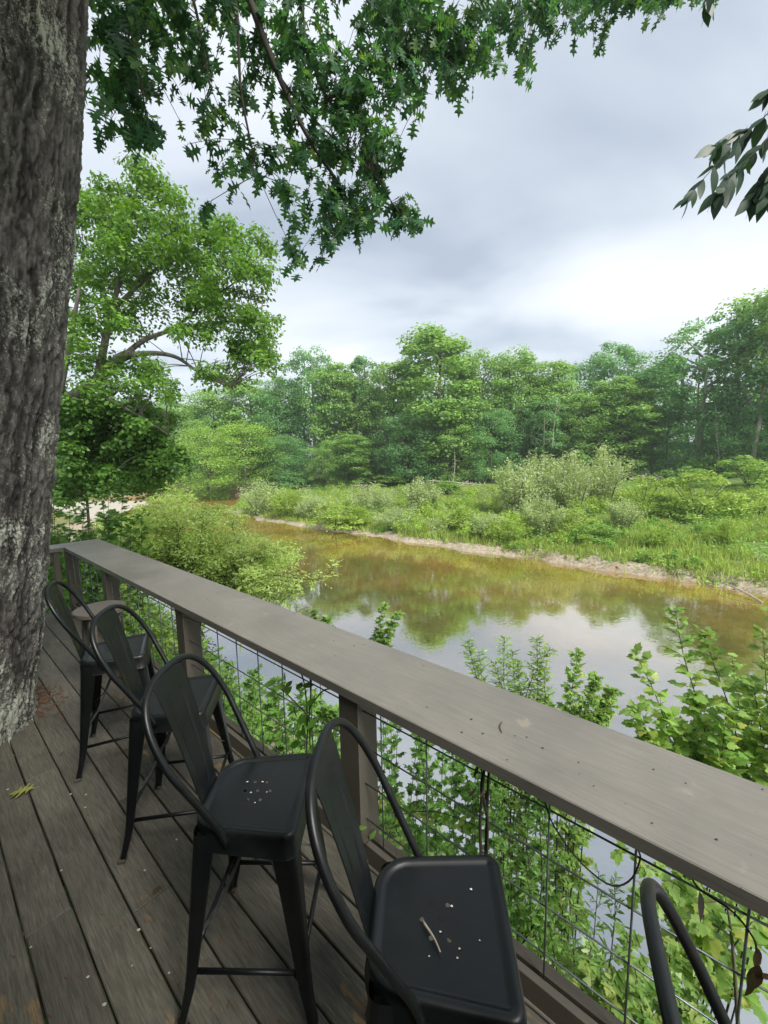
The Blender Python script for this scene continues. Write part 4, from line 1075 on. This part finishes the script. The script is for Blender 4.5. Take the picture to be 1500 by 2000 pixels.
E2 = [(270, 360, 42, 36, 6), (215, 405, 60, 50, 9), (320, 410, 35, 35, 4), (180, 480, 60, 80, 11), (270, 470, 90, 60, 15), (380, 480, 70, 50, 11), (450, 462, 50, 32, 6), (505, 510, 40, 45, 6), (330, 550, 100, 60, 15), (200, 580, 80, 70, 13),
      (440, 560, 80, 45, 10), (420, 620, 80, 34, 8), (505, 630, 45, 25, 5), (180, 670, 60, 60, 9), (270, 620, 60, 35, 6), (470, 685, 60, 30, 6), (525, 705, 25, 35, 4), (440, 735, 60, 20, 5), (270, 745, 60, 35, 8), (190, 745, 60, 40, 7), (320, 770, 20, 18, 2), (365, 660, 50, 15, 3)]
dp = 15.0
b = px(10, 900, dp); b[2] = gz(b)-.2
limb_tree('leaning_oak', 'leaning oak with broad bright crown behind the big trunk, its limb reaching over the river', 'tree', b,
  [([b, px(70, 845, dp), px(128, 788, dp), px(180, 752, dp), px(232, 702, dp), px(262, 690, dp)], .30, .15),
   ([px(250, 694, dp), px(300, 690, dp), px(345, 698, dp-.3), px(390, 728, dp-.5), px(450, 758, dp-.5)], .11, .02),
   ([px(215, 722, dp), px(275, 668, dp), px(340, 640, dp+.3), px(410, 585, dp+.5), px(470, 545, dp+.5)], .11, .02),
   ([px(190, 745, dp), px(215, 620, dp), px(245, 500, dp+.3), px(268, 360, dp+.5)], .15, .02),
   ([px(225, 600, dp), px(300, 530, dp), px(370, 470, dp+.4)], .09, .02), ([px(340, 640, dp+.3), px(430, 630, dp), px(510, 625, dp)], .07, .02),
   ([px(160, 760, dp), px(250, 800, dp-.4), px(330, 850, dp-.8)], .07, .02), ([px(110, 800, dp), px(140, 650, dp), px(165, 500, dp)], .13, .03)],
  ellclusters(E2, dp, 1.1, 1.7), .60, 120, .165, L_LEAN, BARK_LIMB, .55, .8)
E3 = [(120, 960, 30, 25, 4), (200, 950, 50, 20, 4), (250, 800, 60, 30, 5), (150, 790, 50, 30, 5), (140, 830, 50, 35, 9), (215, 830, 70, 40, 13), (285, 850, 45, 45, 9), (130, 885, 40, 40, 7), (225, 895, 75, 40, 13), (305, 900, 40, 45, 8), (170, 930, 40, 22, 4), (285, 945, 40, 20, 4), (320, 830, 20, 20, 2), (345, 900, 15, 20, 2)]
b = px(160, 930, 17); b[2] = gz(b)-.2
limb_tree('shade_maple', 'dark green understorey tree hanging low over the sandbar behind the big trunk', 'tree', b,
  [([b, px(165, 900, 17), px(175, 830, 17)], .06, .03), ([px(165, 890, 17), px(240, 840, 17), px(310, 870, 16.5)], .05, .015)], ellclusters(E3, 17, 1.1, 2.4), .55, 200, .16, L_DARK, BARK_LIMB, .7, .8)
def pn(x, y, n):                            # photo pixel on the vertical plane at distance n from the camera, parallel to the rail
    v = ray(x, y); return CAM + v*(n/(v@N))
def sapling(name, label, cat, stems, kind, m, size, step=.055, twig=.18, nl=5, nobj=200, bark=BARK_TWIG, r0=.008, ground=True, group=None, t0=.12, droop=.25):
    P0 = px(*stems[0][0]) if len(stems[0][0]) == 3 else np.array(stems[0][0]); b = P0.copy()
    if ground: b[2] = gz(b)-.05
    t = thing(name, label, cat, b, 0, group); pos, ax, nm, sz = [], [], [], []; mb = MB()
    for s in stems:
        P = [px(*q) for q in s]
        if ground: g0 = P[0].copy(); g0[:2] = g0[:2]*.6+b[:2]*.4; g0[2] = gz(g0)-.05; P = [g0]+P if g0[2] < P[0][2]-.05 else P
        P = spline(P, 40); L = np.linalg.norm(np.diff(P, axis=0), axis=1).sum(); mb.tube(P-b, np.linspace(r0, r0*.25, 40), 6)
        k = max(3, int(L*(1-t0)/step)); ph = rng.random()*6.28
        for i in range(k):
            f = t0+(1-t0)*(i+.5)/k; j = min(int(f*39), 38); p = P[j]; tg = unit(P[j+1]-P[j]); u1 = unit(np.cross(tg, np.array([.3, .9, .2]))); u2 = np.cross(tg, u1)
            ph += 2.4; dr = unit(u1*math.cos(ph)+u2*math.sin(ph)+tg*.7+np.array([0, 0, .1])); tl = twig*(1.15-f*.75)*rng.uniform(.6, 1.2)
            e = p+dr*tl+np.array([0, 0, -.12*tl]); Q = spline([p, (p+e)/2+np.array([0, 0, .03*tl]), e], 5); mb.tube(Q-b, np.linspace(r0*.35, r0*.15, 5), 3, False)
            for q in range(nl):
                w = (q+.8)/nl; c = p+(e-p)*w; sd = np.cross(dr, np.array([0, 0, 1.])); sd = sd/(np.linalg.norm(sd)+1e-6)*(1 if q % 2 else -1)
                a = unit(dr*.75+sd*(.75 if q < nl-1 else .1)+np.array([0, 0, -droop])+rng.normal(size=3)*.18)
                pos.append(c); ax.append(a); nm.append(unit(np.array([0, -.15, 1])+rng.normal(size=3)*.38)); sz.append(size*rng.uniform(.65, 1.2)*(1.1-.45*f))
    obj('stem', mb.mesh('stem', bark, True), t); leaves_on(t, kind, m, pos, ax, nm, sz, nobj); return t
GS = 'saplings growing on the near bank'
def feathery():
    tips = [(330, 952), (365, 975), (300, 975), (275, 1000), (240, 1010), (215, 1015), (395, 985), (420, 1000), (455, 1020), (350, 1010), (385, 1035), (320, 1030), (280, 1045), (480, 1050), (440, 1060), (515, 1075), (555, 1065), (585, 1085), (590, 1110), (540, 1110), (500, 1110),
            (575, 1140), (540, 1160), (490, 1150), (460, 1110), (400, 1085), (350, 1070), (420, 1130), (300, 1080), (255, 1040), (310, 1000), (470, 1085)]
    st_ = []; tips = tips+[(x+rng.normal()*28, max(958, y+abs(rng.normal())*26)) for x, y in tips for _ in range(2)]
    for x, y in tips:
        de = 12+rng.normal()*.9-max(0, x-420)/200; mx = 385+(x-385)*.45+rng.normal()*22
        st_.append([(385+rng.uniform(-10, 10), 1230, 12.0), (mx, 1140+(y-1140)*.25, 12+(de-12)*.4), (mx+(x-mx)*.7+rng.normal()*14, y+30+rng.normal()*10, 12+(de-12)*.8), (x, y, de)])
    t = sapling('feathery_tree', 'feathery light green tree on the bank just beyond the rail', 'tree', st_, 'ovate', L_FEATHER, .13, .11, .62, 8, 0, BARK_TWIG, .014, t0=.30, droop=.35)
    E4 = [(330, 985, 40, 22, 4), (300, 1015, 60, 30, 7), (245, 1022, 45, 28, 5), (395, 1010, 50, 35, 6), (350, 1050, 80, 40, 9), (440, 1045, 50, 40, 7), (475, 1080, 60, 40, 8), (400, 1090, 70, 40, 8), (525, 1098, 40, 30, 6), (560, 1085, 16, 16, 2), (520, 1140, 45, 25, 5), (460, 1130, 60, 30, 6), (300, 1070, 50, 20, 5)]
    C = ellclusters(E4, 12, 1.0, 1.5); V, F = clusters(C, .5*rng.uniform(.6, 1.3, len(C)), 130, .10, .6, .42); obj('crown', mesh('crown', V-np.array(t.location), F, L_FEATHER), t)
def st(*p, d=4.3): return [(x, y, d+(q[0] if q else 0)) for x, y, *q in p]
feathery()
sapling('bank_sapling', 'slender leaved sapling clump poking above the rail in the middle of the view', 'sapling',
  [st((985, 1500), (960, 1400), (930, 1320), (913, 1250)), st((1000, 1480), (985, 1360), (985, 1245)), st((1035, 1480), (1050, 1360), (1048, 1245)), st((1010, 1480), (1030, 1350), (1075, 1265)), st((1000, 1480), (1000, 1400), (960, 1290)), st((1040, 1460), (1020, 1380), (1010, 1290)), st((980, 1480), (950, 1390), (935, 1270)), st((1060, 1480), (1065, 1390), (1062, 1300)), st((1020, 1480), (1010, 1380), (1000, 1270), d=4.5)],
  'lance', L_SAP, .085, .045, .16, 6, 300, group=GS)
sapling('bank_sapling', 'leafy sapling above the rail between the slender clump and the broad leaved one', 'sapling',
  [st((1110, 1500), (1110, 1400), (1130, 1270)), st((1130, 1500), (1140, 1400), (1165, 1320)), st((1090, 1480), (1080, 1420), (1065, 1370)), st((1150, 1500), (1170, 1420), (1195, 1345)), st((1120, 1480), (1150, 1420), (1185, 1385))],
  'maple', L_SAP, .085, .05, .17, 6, 300, group=GS)
sapling('broadleaf_sapling', 'broad leaved sapling rising past the rail at the right edge', 'sapling',
  [st((1330, 1700), (1320, 1500), (1285, 1370), (1240, 1275)), st((1390, 1700), (1380, 1450), (1335, 1280), (1318, 1185)), st((1450, 1700), (1440, 1450), (1395, 1300), (1372, 1235)), st((1500, 1650), (1500, 1420), (1490, 1230), d=4.1), st((1430, 1650), (1440, 1480), (1500, 1390)), st((1340, 1600), (1280, 1450), (1232, 1385)),
   st((1450, 1600), (1470, 1450), (1455, 1330)), st((1530, 1600), (1540, 1400), (1520, 1190), d=3.9), st((1380, 1600), (1350, 1460), (1300, 1400)), st((1420, 1560), (1380, 1420), (1350, 1360)), st((1480, 1600), (1450, 1420), (1430, 1290), d=4.6), st((1510, 1600), (1490, 1450), (1470, 1330), d=4.0), st((1400, 1600), (1410, 1480), (1420, 1380), d=4.0), st((1340, 1600), (1300, 1480), (1265, 1440), d=4.2), st((1360, 1600), (1370, 1480), (1345, 1420), d=4.4)],
  'sycamore', L_SYC, .118, .085, .24, 4, 300, r0=.009, group=GS)
sapling('bank_sapling', 'small maple sprig standing against the water right of the feathery tree', 'sapling', [st((748, 1400), (742, 1300), (738, 1240), (752, 1178), d=5.2), st((742, 1330), (750, 1255), (780, 1195), d=5.2)], 'maple', L_SAP, .10, .06, .12, 4, 120, r0=.006, t0=.4, group=GS)
sapling('bank_sapling', 'tiny leaf sprig showing just over the rail left of the small maple sprig', 'sapling', [st((625, 1330), (618, 1240), (612, 1190), d=5.4), st((625, 1300), (640, 1240), (636, 1205), d=5.4)], 'maple', L_SAP, .09, .06, .10, 4, 80, r0=.006, t0=.4, group=GS)
sapling('bank_sapling', 'dense dark stemmed thicket behind the mesh right of the nearest post', 'thicket',
  [st((x, 1800), (x+rng.uniform(-12, 12), 1600), (x+rng.uniform(-25, 25), 1440+.48*(x-880)+rng.uniform(0, 40)), d=rng.uniform(3.6, 4.8)) for x in range(745, 1065, 13)], 'maple', L_DARK, .075, .06, .17, 6, 300, r0=.009, group=GS, t0=.2)
sapling('bank_sapling', 'bright thicket behind the mesh between the second and third posts', 'thicket',
  [st((x, 1560), (x+rng.uniform(-15, 15), 1420), (x+rng.uniform(-25, 25), 1195+.5*(x-330)+rng.uniform(15, 60)), d=rng.uniform(5, 6.5)) for x in range(385, 665, 13)], 'maple', L_UNDER, .11, .07, .2, 5, 300, r0=.008, group=GS, t0=.15)
sapling('bank_sapling', 'bright thicket behind the mesh at the far end of the rail', 'thicket',
  [st((x, 1420), (x+rng.uniform(-12, 12), 1300), (x+rng.uniform(-20, 20), 1130+.5*(x-230)+rng.uniform(8, 50)), d=rng.uniform(6.5, 8.5)) for x in range(215, 395, 11)], 'maple', L_SYC, .13, .08, .24, 5, 300, r0=.008, group=GS, t0=.1)
sapling('maple_shrub', 'deep green maple shrub beyond the short end rail beside the trunk', 'shrub',
  [st((x, 1400), (x+rng.uniform(-12, 12), 1200), (x+rng.uniform(-25, 25), rng.uniform(955, 1070)), d=rng.uniform(8, 10.5)) for x in range(60, 270, 9)], 'maple', L_DARK, .19, .10, .38, 5, 300, r0=.012, group=GS, t0=.1)
sapling('maple_shrub', 'lobed green shrub low behind the mesh in the lower right', 'shrub',
  [st((1240, 2100), (1200, 1950), (1150, 1860), d=3.0), st((1260, 2100), (1250, 1950), (1225, 1830), d=3.0), st((1290, 2100), (1300, 1950), (1310, 1850), d=3.1), st((1180, 2100), (1150, 1980), (1120, 1900), d=3.1), st((1330, 2100), (1350, 2000), (1380, 1900), d=3.2), st((1240, 2100), (1220, 2000), (1180, 1920), d=3.0), st((1300, 2150), (1330, 2050), (1330, 1960), d=3.0)],
  'maple', L_SAP, .125, .06, .16, 4, 300, group=GS)
sapling('bank_sapling', 'small leaved plant behind the mesh beside the twig stool', 'sapling',
  [st((1090, 1950), (1080, 1850), (1060, 1760), d=3.5), st((1120, 1950), (1120, 1850), (1110, 1740), d=3.5), st((1060, 1900), (1040, 1800), (1030, 1700), d=3.6), st((1150, 1950), (1160, 1830), (1170, 1700), d=3.8), st((1180, 1950), (1200, 1800), (1200, 1720), d=3.9)], 'lance', L_UNDER, .09, .055, .14, 5, 250, group=GS)
sapling('bank_sapling', 'young tree with mossy stem behind the mesh at the lower right corner', 'sapling',
  [st((1450, 2150), (1440, 1980), (1432, 1860), (1420, 1770), (1400, 1715), d=3.2), st((1430, 1830), (1380, 1790), (1330, 1745), d=3.3), st((1425, 1790), (1360, 1760), (1290, 1680), d=3.5), st((1420, 1770), (1370, 1840), (1330, 1850), d=3.3), st((1432, 1850), (1470, 1800), (1510, 1770), d=3.2), st((1360, 1760), (1250, 1700), (1170, 1640), d=3.7)][:1],
  'sycamore', L_SYC, .11, .12, .25, 3, 60, BARK_GREEN, .020, group=GS, t0=.8)
sapling('bank_sapling', 'drooping sunlit leafy twigs behind the mesh near the lower right corner', 'sapling',
  [st((1425, 1800), (1370, 1765), (1310, 1720), (1200, 1650), d=3.5), st((1430, 1830), (1380, 1800), (1320, 1790), d=3.3), st((1420, 1790), (1380, 1850), (1340, 1870), d=3.3), st((1400, 1760), (1300, 1760), (1240, 1740), d=3.5), st((1432, 1850), (1470, 1800), (1510, 1770), d=3.2)], 'sycamore', L_SYC, .12, .07, .15, 4, 300, BARK_GREEN, .007, ground=False, group=GS, t0=.15, droop=.5)

# vines climbing the mesh
def vine(label, paths, leafpts, kind, m, size, r=.004, n=1.365):
    b = pn(*paths[0][0], n); t = thing('climbing_vine', label, 'vine', b, 0, 'vines on the wire mesh'); mb = MB()
    for p in paths: P = spline([pn(x, y, n+rng.uniform(-.012, .012)) for x, y in p], 24); mb.tube(P-b, r, 5)
    obj('stem', mb.mesh('stem', BARK_TWIG, True), t)
    if leafpts:
        pos = [pn(x, y, n+rng.uniform(-.03, .03)) for x, y, a in leafpts]; ax = [unit(RT*math.cos(math.radians(a))+UP*math.sin(math.radians(a))+rng.normal(size=3)*.2) for x, y, a in leafpts]
        nm = [unit(np.array([0, -.6, .7])+rng.normal(size=3)*.4) for _ in leafpts]; leaves_on(t, kind, m, pos, ax, nm, [size*rng.uniform(.7, 1.2) for _ in leafpts], 300)
LP = [q for q in [(rng.uniform(530, 650), rng.uniform(1285, 1350), rng.uniform(200, 340)) for _ in range(30)]+[(rng.uniform(560, 650), rng.uniform(1350, 1460), rng.uniform(200, 340)) for _ in range(16)] if q[1] > 1366+.53*(q[0]-656)]+[(545, 1370, 250), (540, 1330, 200), (575, 1380, 280), (590, 1340, 10), (600, 1395, 240), (632, 1400, 300)]
vine('leafy vine climbing the mesh between the second and third posts', [[(606, 1470), (604, 1400), (608, 1330), (604, 1300)], [(598, 1480), (600, 1400), (590, 1320), (560, 1300)], [(604, 1400), (575, 1370), (545, 1340)], [(606, 1380), (630, 1350), (650, 1345)]], LP, 'ovate', L_VINE, .085)
vine('dark leafless vine stems wound round a mesh wire under the rail', [[(940, 1690), (938, 1600), (946, 1500), (944, 1488)], [(950, 1690), (952, 1600), (940, 1540), (950, 1490)], [(955, 1500), (952, 1560), (948, 1680)]], [(rng.uniform(930, 962), rng.uniform(1490, 1550), rng.uniform(220, 320)) for _ in range(7)], 'lance', L_DRY, .05, .006)
vine('thin dry vine looping down from the rail near the right', [[(1063, 1560), (1080, 1610), (1130, 1680), (1190, 1728), (1230, 1720), (1250, 1680), (1246, 1660)], [(1345, 1700), (1365, 1735), (1430, 1780), (1470, 1830), (1478, 1860)]], [(1366, 1740, 265), (1478, 1850, 280), (1484, 1885, 250), (1490, 1900, 300), (1474, 1900, 260)], 'ovate', L_DRY, .075, .0028)
vine('young sprout with two leaf pairs creeping in beside the nearest post', [[(715, 1760), (700, 1720), (704, 1690), (715, 1650), (722, 1640), (735, 1625)], [(775, 1700), (774, 1660), (765, 1630), (755, 1600)]], [(695, 1617, 160), (697, 1617, 10), (722, 1640, 60), (702, 1689, 150), (704, 1690, 20), (703, 1686, 80)], 'ovate', L_SYC, .055, .0016, 1.33)
vine('yellow green vine tip with narrow leaves behind the mesh right of the nearest post', [[(740, 1690), (775, 1600), (840, 1585), (900, 1600), (950, 1625)]], [(rng.uniform(745, 800), rng.uniform(1560, 1660), rng.uniform(0, 360)) for _ in range(16)]+[(800+i*8, 1588+i*2, -40 if i % 2 else 50) for i in range(19)], 'ovate', L_SYC, .055, .002, 1.50)

# ------------------------------------------------------------------ small litter
zf = DECKZ+.004
def flat_leaf(name, label, cat, p, kind, m, size, ang, tilt=.15):
    t = thing(name, label, cat, p); B = basis(np.array([[math.cos(ang), math.sin(ang), 0]]), np.array([[tilt, tilt*.5, 1.]])); V, F = merged(kind, np.zeros((1, 3)), B, np.array([size])); V[:, 2] -= V[:, 2].min(); t.data = None
    obj('blade', mesh('blade', V, F, m), t)
flat_leaf('fallen_leaf', 'yellowish green fallen oak leaf lying on the deck boards at the left', 'leaf', pxz(70, 1545, zf), 'oak', L_YELLOW, .15, math.radians(190))
flat_leaf('fallen_leaf', 'small dark curled leaf on the deck boards left of the middle stool', 'leaf', pxz(297, 1748, zf), 'ovate', L_DRY, .05, 1.0, .6)
def flecks(name, label_pts, z, m, s, parent=None):
    mb = MB()
    for x, y in label_pts:
        p = pxz(x, y, z+.002); a = rng.random()*3; k = 6; r = s*rng.uniform(.6, 1.2)
        mb.add([(p[0]+r*math.cos(a+q*6.283/k)*(1 if q % 2 else .7), p[1]+r*math.sin(a+q*6.283/k)*.7, p[2]+rng.uniform(0, .002)) for q in range(k)]+[(p[0], p[1], p[2]+.003)], [(q, (q+1) % k, k) for q in range(k)])
    obj(name, mb.mesh(name, m), kind='stuff')
flecks('fallen_petals', [(138, 1551), (168, 1552), (167, 1577), (271, 1816), (294, 1852), (172, 1908), (258, 1886), (204, 1962), (15, 1542), (283, 1700), (345, 1640), (120, 1700), (60, 1850), (330, 1900), (560, 1560)], zf, M_PETAL, .008)
flecks('seat_petals', [(483, 1527), (513, 1527), (490, 1548), (521, 1547), (498, 1568)], DECKZ+HS-.007, M_PETAL, .0055)
flecks('seat_petals', [(882, 1770), (860, 1820), (937, 1837), (897, 1853), (893, 1871), (838, 1868), (920, 1737)], DECKZ+HS-.007, M_PETAL, .0042)
flecks('rail_seeds', [(rng.uniform(0, 1), 0) for _ in range(0)]+[(340, 1124), (352, 1147), (365, 1157), (405, 1170), (420, 1205), (455, 1190), (495, 1171), (550, 1231), (575, 1199), (655, 1225), (652, 1252), (692, 1260), (655, 1281), (712, 1259), (834, 1381), (827, 1300), (921, 1405), (902, 1430), (1060, 1461), (1006, 1437), (991, 1484), (943, 1433), (1277, 1503), (1274, 1608), (1160, 1535), (1490, 1542), (1340, 1530), (1130, 1489), (1400, 1640), (240, 1072), (262, 1110), (1029, 1440)], DECKZ+.92, M_SEED, .0055)
p = pxz(826, 1803, DECKZ+HS); e = pxz(860, 1862, DECKZ+HS); t = thing('twig', 'short dry twig lying on a black stool seat', 'twig', p); q = MB()
q.tube(spline([(0, 0, .006), tuple((e-p)*.5+np.array([.006, -.004, .006])), tuple(e-p+np.array([0, 0, .004]))], 8), np.linspace(.004, .002, 8), 6); obj('stem', q.mesh('stem', M_TWIG, True), t)
q = MB(); p = pxz(980, 1412, DECKZ+.92); t = thing('twig', 'tiny brown twig lying on the drink rail', 'twig', p); e = pxz(980, 1432, DECKZ+.92)
q.tube(spline([(0, 0, .003), tuple((e-p)*.5+np.array([-.008, 0, .006])), tuple(e-p+np.array([0, 0, .003]))], 8), np.linspace(.003, .0015, 8), 5); obj('stem', q.mesh('stem', M_LITTER, True), t)
mb = MB()
for _ in range(520):
    q_ = rng.random(); x, y = (rng.normal(75, 22), rng.normal(1365, 16)) if q_ < .5 else (rng.normal(230, 60), rng.normal(1375, 40)) if q_ < .7 else (rng.uniform(0, 600), rng.uniform(1430, 2000)); p = pxz(x, y, zf); a = rng.random()*6.28; L = rng.uniform(.01, .04)*(1 if q_ < .7 else .45)
    d0 = np.array([math.cos(a), math.sin(a), 0])*L; w = np.array([-math.sin(a), math.cos(a), 0])*L*.2; z = np.array([0, 0, rng.uniform(0, .012)]); mb.add([p-d0+z, p+w, p+d0+z, p-w], [(0, 1, 2, 3)])
obj('leaf_litter', mb.mesh('leaf_litter', M_LITTER), kind='stuff')

# ------------------------------------------------------------------ thin haze volume, added to lift the dark tones of far trees
def haze():
    m = bpy.data.materials.new('added_haze'); m.use_nodes = True; t = m.node_tree; t.nodes.clear()
    o = t.nodes.new('ShaderNodeOutputMaterial'); v = t.nodes.new('ShaderNodeVolumePrincipled'); v.inputs['Density'].default_value = HAZE
    v.inputs['Color'].default_value = (.86, .93, .96, 1); v.inputs['Anisotropy'].default_value = .2; t.links.new(v.outputs[0], o.inputs['Volume'])
    q = MB(); q.box((-1000, -1000, -4), (1000, 1000, 42)); h = obj('haze', q.mesh('haze', m)); h['kind'] = 'stuff'
HAZE = .0006
haze()
